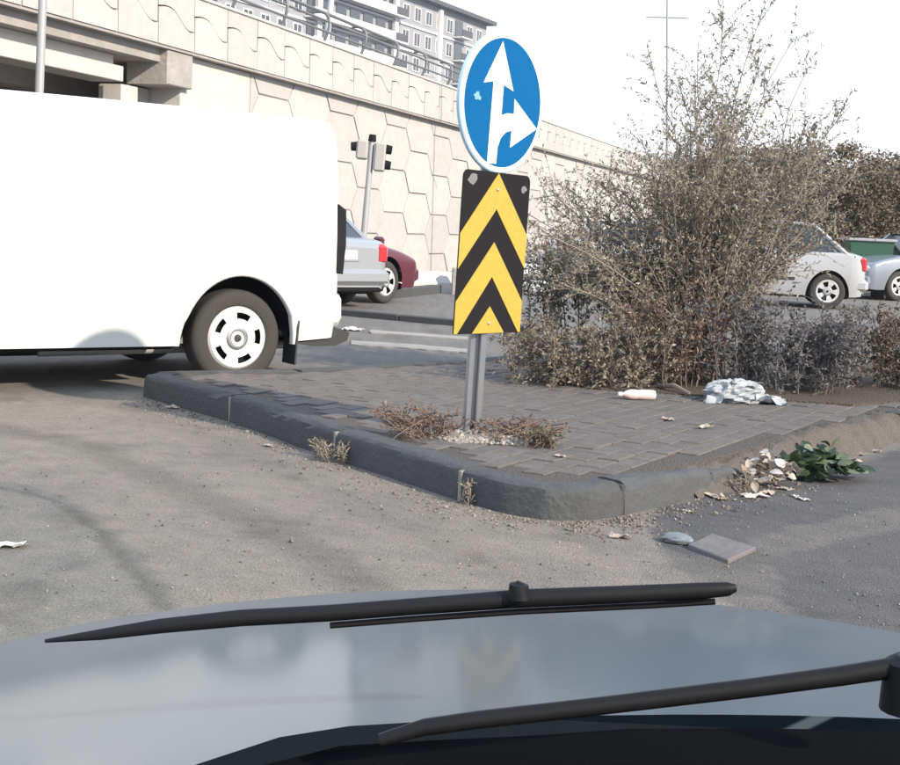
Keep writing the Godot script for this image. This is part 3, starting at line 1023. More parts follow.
func van():
	var at := gp(236, 386, 0)
	var V := thing("white_van", "white panel van passing beside the traffic island, its rear wheel in view", "van", Vector3(at.x, 0, at.z), deg_to_rad(35.3))
	var hw := 0.93
	var zc := 0.045 - hw
	var wheels := [-2.95, 0.0]
	var AR := 0.437
	var WR := 0.335
	var sill := 0.285
	var rear := 0.80
	var front := -3.85
	var xs := columns(front, rear, wheels, AR, 0.12, [rear - .01, rear - .025, rear - .05, rear - .085, rear - .12, rear - .16, front + .02, front + .05])
	var side := func(y: float) -> float:
		var z := 0.0
		if y > 0.95: z += 0.115 * pow((y - 0.95) / 0.9, 1.9)
		if y < 0.62: z += 0.035 * pow((0.62 - y) / 0.34, 2.0)
		z += 0.022 * smoothstep(0.47, 0.44, y)
		return z
	var rows := []
	for x in xs:
		var yt := 1.895
		var ins := 0.0
		var r := 0.10
		if x > rear - r: ins = r - sqrt(max(0.0, r * r - pow(x - (rear - r), 2)))
		yt -= ins * 0.7 + 0.012 * pow((x + 1.2) / 2.0, 2)
		if x < -2.15:
			yt = lerpf(1.87, 1.12, clamp((-2.15 - x) / 1.0, 0, 1)) if x > -3.15 else lerpf(1.12, 0.86, (-3.15 - x) / 0.7)
			if x < front + .06: yt -= (front + .06 - x) * 2.0
			ins = 0.10 * pow(clamp((-2.9 - x) / .95, 0, 1), 2)
		var yb := arch_h(x, wheels, WR, AR, sill)
		if x > AR + .01: yb = lerpf(sill + .02, .335, clamp((x - .45) / .4, 0, 1))
		var row := []
		var h := hw - ins
		var rc: float = min(0.15, (yt - yb) * 0.4)
		for sgn in [1, -1]:
			var pts := []
			for k in 13:
				var y := lerpf(yb, yt - rc, k / 12.0)
				pts.append(Vector3(x, y, zc + sgn * (h - side.call(y))))
			var zt: float = h - side.call(yt - rc)
			for k in range(1, 7):
				var a := PI / 2 * k / 6.0
				pts.append(Vector3(x, yt - rc + rc * sin(a), zc + sgn * (zt - rc * (1 - cos(a)))))
			pts.append(Vector3(x, yt + .03, zc + sgn * .02))
			if sgn == -1: pts.reverse()
			row.append_array(pts)
		rows.append(row)
	var m := MB.new()
	m.grid(rows)
	# rear face
	for e in [rows.size() - 1, 0]:
		var b := m.v.size()
		var n: int = rows[e].size()
		for a in rows[e]: m.p(a)
		for k in n / 2 - 1:
			if e == 0: m.t(b + k, b + n - 2 - k, b + n - 1 - k); m.t(b + k, b + k + 1, b + n - 2 - k)
			else: m.t(b + k, b + n - 1 - k, b + n - 2 - k); m.t(b + k, b + n - 2 - k, b + k + 1)
	part("body", mesh(m, true, .55), M.van, V)
	# rolled arch lips and wheel wells
	for wx in wheels:
		for sgn in [1, -1]:
			m = MB.new()
			var r1 := []; var r2 := []; var r3 := []; var r4 := []
			for k in 29:
				var a := PI * k / 28.0
				var ca := cos(a); var sa := sin(a)
				var y := sill + sa * (WR + AR - sill)
				var zs: float = zc + sgn * (hw - side.call(max(y, sill)))
				r1.append(Vector3(wx + ca * (AR + .03), sill + sa * (WR + AR + .03 - sill), zs + sgn * .002))
				r2.append(Vector3(wx + ca * (AR + .012), sill + sa * (WR + AR + .012 - sill), zs + sgn * .016))
				r3.append(Vector3(wx + ca * (AR - .008), sill + sa * (WR + AR - .008 - sill), zs + sgn * .008))
				r4.append(Vector3(wx + ca * (AR - .008), sill + sa * (WR + AR - .008 - sill), zs - sgn * .03))
			m.grid([r1, r2, r3, r4])
			part("wheel_arch", mesh(m, true, .3), M.van, V)
			m = MB.new()
			var q1 := []; var q2 := []
			for k in 25:
				var a := PI * k / 24.0 
				q1.append(Vector3(wx + cos(a) * (AR + .01), WR + sin(a) * (AR + .01), zc + sgn * (hw - .05)))
				q2.append(Vector3(wx + cos(a) * (AR + .01), WR + sin(a) * (AR + .01), zc + sgn * (hw - .36)))
			m.grid([q1, q2])
			var ctr := m.p(Vector3(wx, WR, zc + sgn * (hw - .36)))
			var st := m.v.size()
			for a in q2: m.p(a)
			for k in 24: m.t(ctr, st + k, st + k + 1)
			part("wheel_well", mesh(m), M.black, V)
	for wx in wheels:
		wheel(V, Vector3(wx, WR, 0.0), 1.0, WR, .2, .222, 5)
		wheel(V, Vector3(wx, WR, 2 * zc), -1.0, WR, .2, .222, 5)
	# underbody, fuel tank, exhaust
	m = MB.new()
	cbox(m, Vector3(-1.47, .31, zc), Vector3(2.06, .10, 1.7), .02)
	cbox(m, Vector3(.56, .36, zc), Vector3(.4, .07, 1.6), .02)
	cbox(m, Vector3(-1.5, .24, zc - .1), Vector3(1.5, .14, .8), .04)
	part("underbody", mesh(m), M.black, V)
	m = MB.new()
	tube(m, [Vector3(-1.2, .2, zc + .3), Vector3(-.2, .22, zc + .42), Vector3(.7, .24, zc + .42)], .035, 8)
	part("exhaust_pipe", mesh(m, true), M.galv_dull, V)
	# mud flap
	m = MB.new()
	prism(m, PackedVector2Array([Vector2(-.19, .14), Vector2(0, .14), Vector2(0, .52), Vector2(-.03, .60), Vector2(-.19, .60)]), .0, .014, Transform3D(Basis(Vector3(0, 0, 1), Vector3(.06, .998, 0), Vector3(1, 0, 0)), Vector3(.435, 0, .02)))
	part("mud_flap", mesh(m), M.plastic, V)
	# rear valance / lower bumper
	m = MB.new()
	var vr := []
	for q in [[.47, .29, .0], [.62, .265, .01], [.80, .265, -.02], [.90, .30, -.07], [.92, .36, -.12], [.80, .40, -.06], [.62, .31, -.03]]:
		vr.append(Vector2(q[0], q[1]))
	prism(m, PackedVector2Array(vr), 2 * zc + .06, -.03, Transform3D.IDENTITY, .012)
	part("rear_valance", mesh(m), M.plastic, V)
	m = MB.new()
	prism(m, PackedVector2Array([Vector2(.66, .40), Vector2(.84, .41), Vector2(.87, .46), Vector2(.865, .60), Vector2(.84, .64), Vector2(.72, .64)]), 2 * zc + .07, -.045, Transform3D.IDENTITY, .03)
	part("rear_bumper", mesh(m), M.van, V)
	# tail lamps, dark strips up the rear corners
	for sgn in [1, -1]:
		m = MB.new()
		var z0: float = zc + sgn * (hw - .10)
		prism(m, PackedVector2Array([Vector2(.735, .80), Vector2(.815, .79), Vector2(.833, 1.0), Vector2(.825, 1.25), Vector2(.76, 1.29), Vector2(.748, 1.05)]), min(z0, z0 + sgn * .085), max(z0, z0 + sgn * .085), Transform3D.IDENTITY, .008)
		var tl := part("tail_lamp", mesh(m), M.wiper, V)
		m = MB.new()
		cbox(m, Vector3(.822, 1.10, z0 + sgn * .03), Vector3(.03, .2, .06), .006)
		part("red_lens", mesh(m), M.red_lamp, tl)
	# rear door seam, handle and plate, front glass and lamps
	m = MB.new()
	cbox(m, Vector3(rear + .003, 1.45, zc), Vector3(.012, .5, 1.25), .004)
	part("rear_window", mesh(m), M.window, V)
	m = MB.new()
	cbox(m, Vector3(rear + .004, .82, zc), Vector3(.012, .12, .52), .003)
	part("licence_plate", mesh(m), M.sign_white, V)
	m = MB.new()
	m.quad(Vector3(-2.28, 1.81, zc - .66), Vector3(-2.28, 1.81, zc + .66), Vector3(-3.05, 1.235, zc + .74), Vector3(-3.05, 1.235, zc - .74))
	part("windscreen", mesh(m), M.window, V)
	for sgn in [1, -1]:
		m = MB.new()
		prism(m, PackedVector2Array([Vector2(-1.75, 1.08), Vector2(-1.75, 1.66), Vector2(-2.30, 1.66), Vector2(-2.85, 1.16), Vector2(-2.85, 1.08)]), zc + sgn * (hw - .065) - .03, zc + sgn * (hw - .065) + .03)
		part("door_window", mesh(m), M.window, V)
		m = MB.new()
		cbox(m, Vector3(front + .06, .75, zc + sgn * .62), Vector3(.16, .2, .32), .04)
		part("headlight", mesh(m), M.lamp_glass, V)
	m = MB.new()
	cbox(m, Vector3(front + .0, .47, zc), Vector3(.22, .34, 1.62), .05)
	part("front_bumper", mesh(m), M.plastic, V)

# generic passenger car: local +x is its front
func car(called: String, label: String, at: Vector3, turn: float, pm: Material, q: Dictionary) -> Node3D:
	var C := thing(called, label, "car", at, turn, "")
	var L: float = q.L
	var hw: float = q.W * 0.5
	var x0 := -L * .5
	var x1 := L * .5
	var WR := 0.305
	var AR := 0.365
	var wheels := [x0 + q.rear_axle, x1 - 0.80]
	var xs := columns(x0, x1, wheels, AR, 0.16, [x0 + .015, x0 + .04, x0 + .08, x1 - .015, x1 - .04, x1 - .08, x1 - .14])
	var rows := []
	for x in xs:
		var t: float = (x - x0) / L
		var top := 0.0
		if x < q.glass_rear: top = lerpf(q.trunk - .05, q.trunk, clamp((x - x0) / .35, 0, 1))
		elif x < q.glass_front: top = lerpf(q.trunk, q.cowl, (x - q.glass_rear) / (q.glass_front - q.glass_rear))
		else: top = lerpf(q.cowl, q.nose, pow((x - q.glass_front) / (x1 - q.glass_front), 1.6))
		var er: float = min(x - x0, x1 - x)
		var ins := 0.0
		if er < .22: ins = .22 - sqrt(max(0.0, .22 * .22 - pow(.22 - er, 2)))
		top -= ins * (.8 if x > 0 else .35)
		var yb := arch_h(x, wheels, WR, AR, .22)
		if er < .25: yb = max(yb, .22 + ins * .3)
		var h := hw - ins * .8
		var row := []
		for sgn in [1, -1]:
			var pts := []
			for k in 8:
				var y := lerpf(yb, top - .06, k / 7.0)
				var s := 0.045 * pow(abs(y - .58) / .38, 2)
				pts.append(Vector3(x, y, sgn * (h - s)))
			var zt: float = pts[-1].z * sgn
			for k in range(1, 5):
				var a := PI / 2 * k / 4.0
				pts.append(Vector3(x, top - .06 + .06 * sin(a), sgn * (zt - .08 * (1 - cos(a)))))
			pts.append(Vector3(x, top + .02, sgn * .02))
			if sgn == -1: pts.reverse()
			row.append_array(pts)
		rows.append(row)
	var m := MB.new()
	m.grid(rows)
	for e in [rows.size() - 1, 0]:
		var b := m.v.size()
		var n: int = rows[e].size()
		for a in rows[e]: m.p(a)
		for k in n / 2 - 1:
			if e == 0: m.t(b + k, b + n - 2 - k, b + n - 1 - k); m.t(b + k, b + k + 1, b + n - 2 - k)
			else: m.t(b + k, b + n - 1 - k, b + n - 2 - k); m.t(b + k, b + n - 2 - k, b + k + 1)
	part("body", mesh(m, true, .55), pm, C)
	# greenhouse
	var gr: float = q.glass_rear + .02
	var gf: float = q.glass_front - .02
	var rr: float = q.roof_rear
	var rf: float = q.roof_front
	var wb := hw - .085
	var wt := hw - .22
	var yb0: float = q.trunk - .03
	var yb1: float = q.cowl - .03
	var yr: float = q.roof
	for sgn in [1, -1]:
		m = MB.new()
		m.quad(Vector3(gr, yb0, sgn * wb), Vector3(rr, yr - .05, sgn * wt), Vector3(rf, yr - .05, sgn * wt), Vector3(gf, yb1, sgn * wb))
		part("side_window", mesh(m), M.window, C)
		for pp in [[gr, yb0, rr, .03], [gf, yb1, rf, .022], [lerpf(gr, gf, .47), lerpf(yb0, yb1, .47), lerpf(rr, rf, .42), .026]]:
			m = MB.new()
			tube(m, [Vector3(pp[0], pp[1] - .02, sgn * (wb + .002)), Vector3(pp[2], yr - .04, sgn * (wt + .002))], [pp[3] * 1.5, pp[3]], 6)
			part("pillar", mesh(m, true), pm, C)
		m = MB.new()
		cbox(m, Vector3(gf - .12, yb1 + .10, sgn * (hw + .05)), Vector3(.1, .12, .17), .03)
		part("mirror", mesh(m), pm, C)
		m = MB.new()
		cbox(m, Vector3(0, .5, sgn * (hw + .002)), Vector3(L * .45, .05, .02), .006)
		part("door_trim", mesh(m), M.plastic, C)
	m = MB.new()
	m.quad(Vector3(gr, yb0, -wb), Vector3(rr, yr - .05, -wt), Vector3(rr, yr - .05, wt), Vector3(gr, yb0, wb))
	part("rear_window", mesh(m), M.window, C)
	m = MB.new()
	m.quad(Vector3(gf, yb1, wb), Vector3(rf, yr - .05, wt), Vector3(rf, yr - .05, -wt), Vector3(gf, yb1, -wb))
	part("windscreen", mesh(m), M.window, C)
	m = MB.new()
	var rrows := []
	for k in 9:
		var t := k / 8.0
		var x := lerpf(rr - .02, rf + .02, t)
		var yy := yr - .045 + .05 * sin(clamp(t, .06, .94) * PI)
		var row := []
		for z in [-1.0, -.92, -.7, 0.0, .7, .92, 1.0]:
			row.append(Vector3(x, yy - (.05 if abs(z) == 1.0 else (.012 if abs(z) > .9 else 0.0)), z * (wt + .02)))
		rrows.append(row)
	m.grid(rrows)
	part("roof", mesh(m, true), pm, C)
	for wx in wheels:
		for sgn in [1, -1]:
			wheel(C, Vector3(wx, WR, sgn * (hw - .03)), sgn, WR, .18, .205, 5, 1)
			m = MB.new()
			var q1 := []; var q2 := []
			for k in 17:
				var a := PI * k / 16.0
				q1.append(Vector3(wx + cos(a) * (AR + .005), WR + sin(a) * (AR + .005), sgn * (hw - .06)))
				q2.append(Vector3(wx + cos(a) * (AR + .005), WR + sin(a) * (AR + .005), sgn * (hw - .3)))
			m.grid([q1, q2])
			var ctr := m.p(Vector3(wx, WR, sgn * (hw - .3)))
			var st := m.v.size()
			for a in q2: m.p(a)
			for k in 16: m.t(ctr, st + k, st + k + 1)
			part("wheel_well", mesh(m), M.black, C)
	m = MB.new()
	cbox(m, Vector3(0, .23, 0), Vector3(L - .5, .1, q.W - .3), .02)
	part("underbody", mesh(m), M.black, C)
	for sgn in [1, -1]:
		m = MB.new()
		cbox(m, Vector3(x0 + .09, q.trunk - .2, sgn * (hw - .15)), Vector3(.2, .26, .2), .04)
		part("tail_light", mesh(m), M.red_lamp, C)
		m = MB.new()
		cbox(m, Vector3(x1 - .13, q.nose - .09, sgn * (hw - .24)), Vector3(.24, .14, .34), .04)
		part("headlight", mesh(m), M.lamp_glass, C)
	m = MB.new()
	cbox(m, Vector3(x0 + .06, .42, 0), Vector3(.24, .22, q.W - .06), .06)
	part("rear_bumper", mesh(m), pm, C)
	m = MB.new()
	cbox(m, Vector3(x0 + .12, .27, 0), Vector3(.2, .1, q.W - .2), .02)
	part("rear_skirt", mesh(m), M.black, C)
	m = MB.new()
	cbox(m, Vector3(x1 - .05, .40, 0), Vector3(.2, .24, q.W - .1), .06)
	part("front_bumper", mesh(m), q.get("bumper", pm), C)
	m = MB.new()
	cbox(m, Vector3(x1 - .03, q.nose - .12, 0), Vector3(.1, .1, q.W - .9), .02)
	part("grille", mesh(m), M.black, C)
	m = MB.new()
	cbox(m, Vector3(x0 - .012, q.trunk - .22, 0), Vector3(.02, .12, .52), .003)
	part("licence_plate", mesh(m), M.sign_white, C)
	m = MB.new()
	cbox(m, Vector3(x0 - .004, q.trunk - .22, 0), Vector3(.02, .17, .62), .006)
	part("plate_frame", mesh(m), pm, C)
	return C

func heading(d: Vector3) -> float: return atan2(-d.z, d.x)
func cars():
	var silver := paint(lin(0.34, 0.36, 0.38), 0.32, 0.4)
	var maroon := paint(lin(0.10, 0.018, 0.032), 0.3, 0.1)
	var white := paint(lin(0.38, 0.39, 0.40), 0.32)
	var blue := paint(lin(0.26, 0.29, 0.33), 0.3, 0.4)
	var sedan := {L = 4.35, W = 1.7, trunk = .93, cowl = .92, nose = .72, glass_rear = -1.75, roof_rear = -1.05, roof_front = .55, glass_front = 1.15, roof = 1.41, rear_axle = .95}
	var hatch := {L = 3.85, W = 1.64, trunk = .93, cowl = .92, nose = .70, glass_rear = -1.80, roof_rear = -1.35, roof_front = .25, glass_front = .95, roof = 1.42, rear_axle = .65}
	var wagon := {L = 4.3, W = 1.7, trunk = .98, cowl = .95, nose = .76, glass_rear = -1.85, roof_rear = -1.2, roof_front = .35, glass_front = 1.12, roof = 1.50, rear_axle = .62}
	# silver saloon: rear towards the camera's right, driving into the underpass
	var h := Vector3(-.66, 0, -.75)
	var rc := gp(338, 309)
	car("silver_saloon", "silver saloon with red tail light half hidden behind the white van", Vector3(rc.x, 0, rc.z) + h * 2.16, heading(h), silver, sedan)
	# maroon hatchback, front end showing
	h = Vector3(.57, 0, -.82)
	var wc := gp(386, 303.5)
	var hx := hatch.duplicate()
	hx.cowl = .82; hx.nose = .60; hx.trunk = .85; hx.roof = 1.22
	car("maroon_hatchback", "maroon hatchback with alloy wheel whose nose shows past the silver saloon", Vector3(wc.x, 0, wc.z) - h * (3.85 / 2 - .80) + Vector3(.82, 0, .57) * -.80, heading(h), maroon, hx)
	# white estate behind the bush
	h = Vector3(-.985, 0, -.17)
	var e := gp(826, 309)
	car("white_estate_car", "white estate car parked behind the tall feathery bush", Vector3(e.x, 0, e.z) + h * (4.3 / 2 - .62) + Vector3(.17, 0, -.985) * .8, heading(h), white, wagon)
	h = Vector3(-.99, 0, -.1)
	car("pale_saloon", "pale saloon standing beyond the white estate car, mostly behind the bush", Vector3(4.3, 0, -30.5), heading(Vector3(.98, 0, -.2)), white, sedan)
	h = Vector3(-.93, 0, .36)
	var f := gp(856, 300)
	car("silver_hatchback", "silver blue hatchback with nose towards the white estate car and green skip", Vector3(f.x, 0, f.z) - h * 2.0 + Vector3(.1, 0, -.9), heading(h), blue, sedan)

# ---------------------------------------------------------------- poles, lights, skip
func street():
	# traffic light seen from behind
	var b := dp(361, 236, 24.0)
	b.y = 0
	var t := thing("traffic_light", "grey traffic light on leaning pole in front of the hexagon panel wall", "traffic light", b)
	t.rotation.z = deg_to_rad(-3.0)
	var top := (298.0 - 154.0) * 24.0 / FOC
	var m := MB.new()
	tube(m, [Vector3.ZERO, Vector3(0, top, 0)], [.06, .05], 10)
	part("pole", mesh(m, true), M.galv_dull, t)
	for s in [-1, 1]:
		m = MB.new()
		cbox(m, Vector3(s * .16, top - .18 - (.1 if s > 0 else 0.0), .0), Vector3(.2, .5 if s > 0 else .34, .22), .03)
		var hd := part("signal_head", mesh(m), mat(lin(.36, .36, .35), .6), t)
		for k in (2 if s > 0 else 1):
			m = MB.new()
			tube(m, [Vector3(s * .25, top - .13 - .27 * k, 0), Vector3(s * .36, top - .14 - .27 * k, 0)], [.085, .075], 12, true)
			part("visor", mesh(m, true, .7), M.black, hd)
	m = MB.new()
	tube(m, [Vector3(0, top - .02, 0), Vector3(0, top + .10, 0)], [.075, .06], 10)
	part("pole_cap", mesh(m, true), M.black, t)
	# lamp posts
	var spec := [
		[dp(39, 95, 12.6), dp(42.5, 0, 12.6), .036, "slim grey lamp post rising behind the white van in front of the bridge"],
		[dp(667, 160, 30.0), dp(667.5, 0, 30.0), .026, "thin grey pole with crossbar rising behind the tall bush"],
	]
	var n := 0
	for q in spec:
		var lo: Vector3 = q[0]; var hi: Vector3 = q[1]
		var d := (hi - lo).normalized()
		var foot := lo - d * (lo.y / d.y)
		var tip := lo + d * ((9.0 - lo.y) / d.y)
		var o := thing("lamp_post" if n == 0 else "utility_pole", q[3], "lamp post" if n == 0 else "pole", foot)
		m = MB.new()
		tube(m, [Vector3.ZERO, (tip - foot) * .5, tip - foot], [q[2] * 1.2, q[2], q[2] * .8], 10)
		part("shaft", mesh(m, true), M.galv_dull if n == 0 else M.galv, o)
		m = MB.new()
		cbox(m, Vector3(0, .02, 0), Vector3(.3, .04, .3), .01)
		part("base_plate", mesh(m), M.galv_dull, o)
		if n == 1:
			var cy := dp(667, 18, 30.0) - foot
			m = MB.new()
			tube(m, [cy + Vector3(-.45, 0, 0), cy + Vector3(.45, .02, 0)], .016, 6)
			part("crossbar", mesh(m, true), M.galv, o)
		m = MB.new()
		cbox(m, tip - foot + Vector3(-.35, .05, 0), Vector3(.8, .1, .22), .03)
		part("lamp_head", mesh(m), M.galv_dull, o)
		n += 1
	# lamp post on the overpass
	var lb := wp(-6.3, 4.0, -1.2)
	var o2 := thing("overpass_lamp_post", "pale lamp post standing on the overpass in front of the apartment block", "lamp post", lb)
	m = MB.new()
	tube(m, [Vector3.ZERO, Vector3(.35, 4, 0), Vector3(.7, 8, 0)], [.07, .06, .045], 10)
	part("shaft", mesh(m, true), mat(lin(.55, .56, .58), .6), o2)
	m = MB.new()
	cbox(m, Vector3(.3, 8.05, 0), Vector3(1.0, .1, .25), .03)
	part("lamp_head", mesh(m), M.galv_dull, o2)
	# overpass road surface behind the parapet
	m = MB.new()
	prism(m, PackedVector2Array([Vector2(-26, 3.66), Vector2(58, 3.66), Vector2(58, 4.0), Vector2(-26, 4.0)]), -11.0, -0.62, Transform3D(Basis(WU, Vector3.UP, WN), W0))
	struct("overpass_road", mesh(m), M.asphalt)
	m = MB.new()
	prism(m, PackedVector2Array([Vector2(-4.0, -1.0), Vector2(58, -1.0), Vector2(58, 3.655), Vector2(-4.0, 3.655)]), -11.0, -0.62, Transform3D(Basis(WU, Vector3.UP, WN), W0))
	struct("embankment", mesh(m), M.concrete_dull)
	# green skip
	var s := dp(866, 266, 29.0)
	var sk := thing("green_skip", "dark green metal waste skip behind the silver blue hatchback", "skip", Vector3(s.x, 0, s.z), deg_to_rad(-8))
	var green := paint(lin(.016, .075, .045), .5, 0.0, .1)
	m = MB.new()
	prism(m, PackedVector2Array([Vector2(-.36, .15), Vector2(.36, .15), Vector2(.46, 1.2), Vector2(-.46, 1.2)]), -.6, .6, Transform3D.IDENTITY, .02)
	part("tub", mesh(m), green, sk)
	for z in [-.62, .62]:
		m = MB.new()
		cbox(m, Vector3(0, 1.22, z), Vector3(1.0, .06, .06), .015)
		part("rim_bar", mesh(m), M.galv_dull, sk)
	for x in [-.48, .48]:
		m = MB.new()
		cbox(m, Vector3(x, 1.22, 0), Vector3(.06, .055, 1.16), .015)
		part("rim_bar", mesh(m), M.galv_dull, sk)
	for k in 4:
		m = MB.new()
		cbox(m, Vector3([-.28, .28][k % 2], .08, [-.4, .4][k / 2]), Vector3(.14, .15, .08), .02)
		part("castor", mesh(m), M.rubber, sk)

# ---------------------------------------------------------------- plants
func leaf(mb: MB, p: Vector3, d: Vector3, nrm: Vector3, L: float, W: float, c: Color):
	mb.col = c
	var s := d.cross(nrm).normalized() * W
	var q := mb.p(p); mb.p(p + d * L * .45 + s); mb.p(p + d * L); mb.p(p + d * L * .45 - s)
	mb.t(q, q + 1, q + 2); mb.t(q, q + 2, q + 3)
func rv() -> Vector3: return Vector3(rng.randfn(), rng.randfn(), rng.randfn()).normalized()
func twig(mb: MB, pts: Array, r0: float, r1: float, c: Color, sides := 3):
	mb.col = c
	var rad := []
	for k in pts.size(): rad.append(lerpf(r0, r1, float(k) / (pts.size() - 1)))
	tube(mb, pts, rad, sides, false)
func foliage_mesh(mb: MB) -> ArrayMesh:
	var a := []; a.resize(Mesh.ARRAY_MAX)
	var nn := PackedVector3Array(); nn.resize(mb.v.size())
	for k in mb.i.size() / 3:
		var p := mb.v[mb.i[k * 3]]
		var f := (mb.v[mb.i[k * 3 + 2]] - p).cross(mb.v[mb.i[k * 3 + 1]] - p)
		for e in 3: nn[mb.i[k * 3 + e]] += f
	for k in nn.size(): nn[k] = nn[k].normalized() if nn[k].length() > 1e-14 else Vector3.UP
	a[Mesh.ARRAY_VERTEX] = mb.v; a[Mesh.ARRAY_NORMAL] = nn; a[Mesh.ARRAY_COLOR] = mb.c; a[Mesh.ARRAY_INDEX] = mb.i
	var am := ArrayMesh.new()
	am.add_surface_from_arrays(Mesh.PRIMITIVE_TRIANGLES, a)
	return am
func mixc(cols: Array) -> Color:
	var a: Color = cols[rng.randi() % cols.size()]
	var b: Color = cols[rng.randi() % cols.size()]
	var v := rng.randf_range(.75, 1.25)
	var c := a.lerp(b, rng.randf())
	return Color(c.r * v, c.g * v, c.b * v)
# stems fan out from the base to tip points; twigs and small leaves along them
func bush(called: String, label: String, at: Vector3, tips: Array, twigs: int, leaves: int, tl: float, ll: float, lw: float, cols: Array, wood: Color, spread: float, start := .25, thick := .016):
	var B := thing(called, label, "bush" if called != "weed_tuft" else "weed", at)
	var wd := MB.new()
	var lf := MB.new()
	for tp in tips:
		var tip: Vector3 = tp
		var b := Vector3(rng.randf_range(-spread, spread), 0, rng.randf_range(-spread, spread))
		if spread >= .3: b = Vector3(tip.x * .85 + rng.randfn() * .06, 0, tip.z * .85 + rng.randfn() * .06)
		var mid := b.lerp(tip, .5) + Vector3((b.x - tip.x) * .18, tip.y * .10, (b.z - tip.z) * .18) + rv() * .05
		var path := []
		for k in 8:
			var t := k / 7.0
			path.append(b.lerp(mid, t).lerp(mid.lerp(tip, t), t) + rv() * .012 * tip.length())
		twig(wd, path, thick * rng.randf_range(.6, 1.2), .003, wood, 5)
		for w in twigs:
			var t := lerpf(start, 1.0, pow(rng.randf(), .8)) * 6.999
			var k := int(t)
			var p: Vector3 = path[k].lerp(path[k + 1], t - k)
			var dir: Vector3 = (path[k + 1] - path[k]).normalized()
			var d := (dir * .7 + rv() * (.75 if spread < .35 else 1.3) + Vector3(0, .25 if spread < .35 else -.05, 0)).normalized()
			var L := tl * rng.randf_range(.4, 1.2)
			var e := p + d * L * .6 + rv() * L * .08
			var f := e + (d + Vector3(0, -.25, 0) + rv() * .3).normalized() * L * .4
			twig(wd, [p, e, f], .0022, .001, wood, 3)
			for q in leaves:
				var u := rng.randf_range(.1, 1.0)
				var pp := p.lerp(e, u / .6) if u < .6 else e.lerp(f, (u - .6) / .4)
				var ld := (d * .6 + rv()).normalized()
				leaf(lf, pp, ld, rv(), ll * rng.randf_range(.45, 1.7), lw * rng.randf_range(.5, 1.6), mixc(cols))
	var wm := vmat(.9)
	part("stems", foliage_mesh(wd), wm, B)
	if lf.v.size() > 0: part("foliage", foliage_mesh(lf), vmat(.75, Color(.12, .12, .08)), B)
	return B
func tree(label: String, at: Vector3, h: float, r: float, cols: Array, nclump: int, nleaf: int, sz: float, lowest := .25):
	var T := thing("background_tree", label, "tree", at)
	var wd := MB.new()
	var lf := MB.new()
	var wood := Color(.06, .05, .04)
	twig(wd, [Vector3.ZERO, Vector3(.05 * h, h * .35, 0), Vector3(.02 * h, h * .75, .02 * h)], .045 * h * .6, .02, wood, 7)
	for c in nclump:
		var d := rv()
		var y := lerpf(lowest, .95, rng.randf())
		var rr := r * sqrt(max(.1, 1.0 - pow((y - .5) * 1.7, 2))) * sqrt(rng.randf_range(.15, 1.0))
		var ctr := Vector3(d.x, 0, d.z).normalized() * rr + Vector3(0, y * h, 0)
		twig(wd, [Vector3(.03 * h, y * h * .5, 0), ctr * Vector3(.6, .85, .6), ctr], .03, .008, wood, 4)
		var cr := r * rng.randf_range(.16, .34)
		var cc := mixc(cols)
		for l in nleaf:
			var q := ctr + rv() * cr * pow(rng.randf(), .5) * Vector3(1, .75, 1)
			leaf(lf, q, rv(), rv(), sz * rng.randf_range(.6, 1.4), sz * .32, cc.lerp(mixc(cols), .4))
	part("trunk", foliage_mesh(wd), vmat(.9), T)
	part("crown", foliage_mesh(lf), vmat(.75, Color(.1, .1, .06)), T)
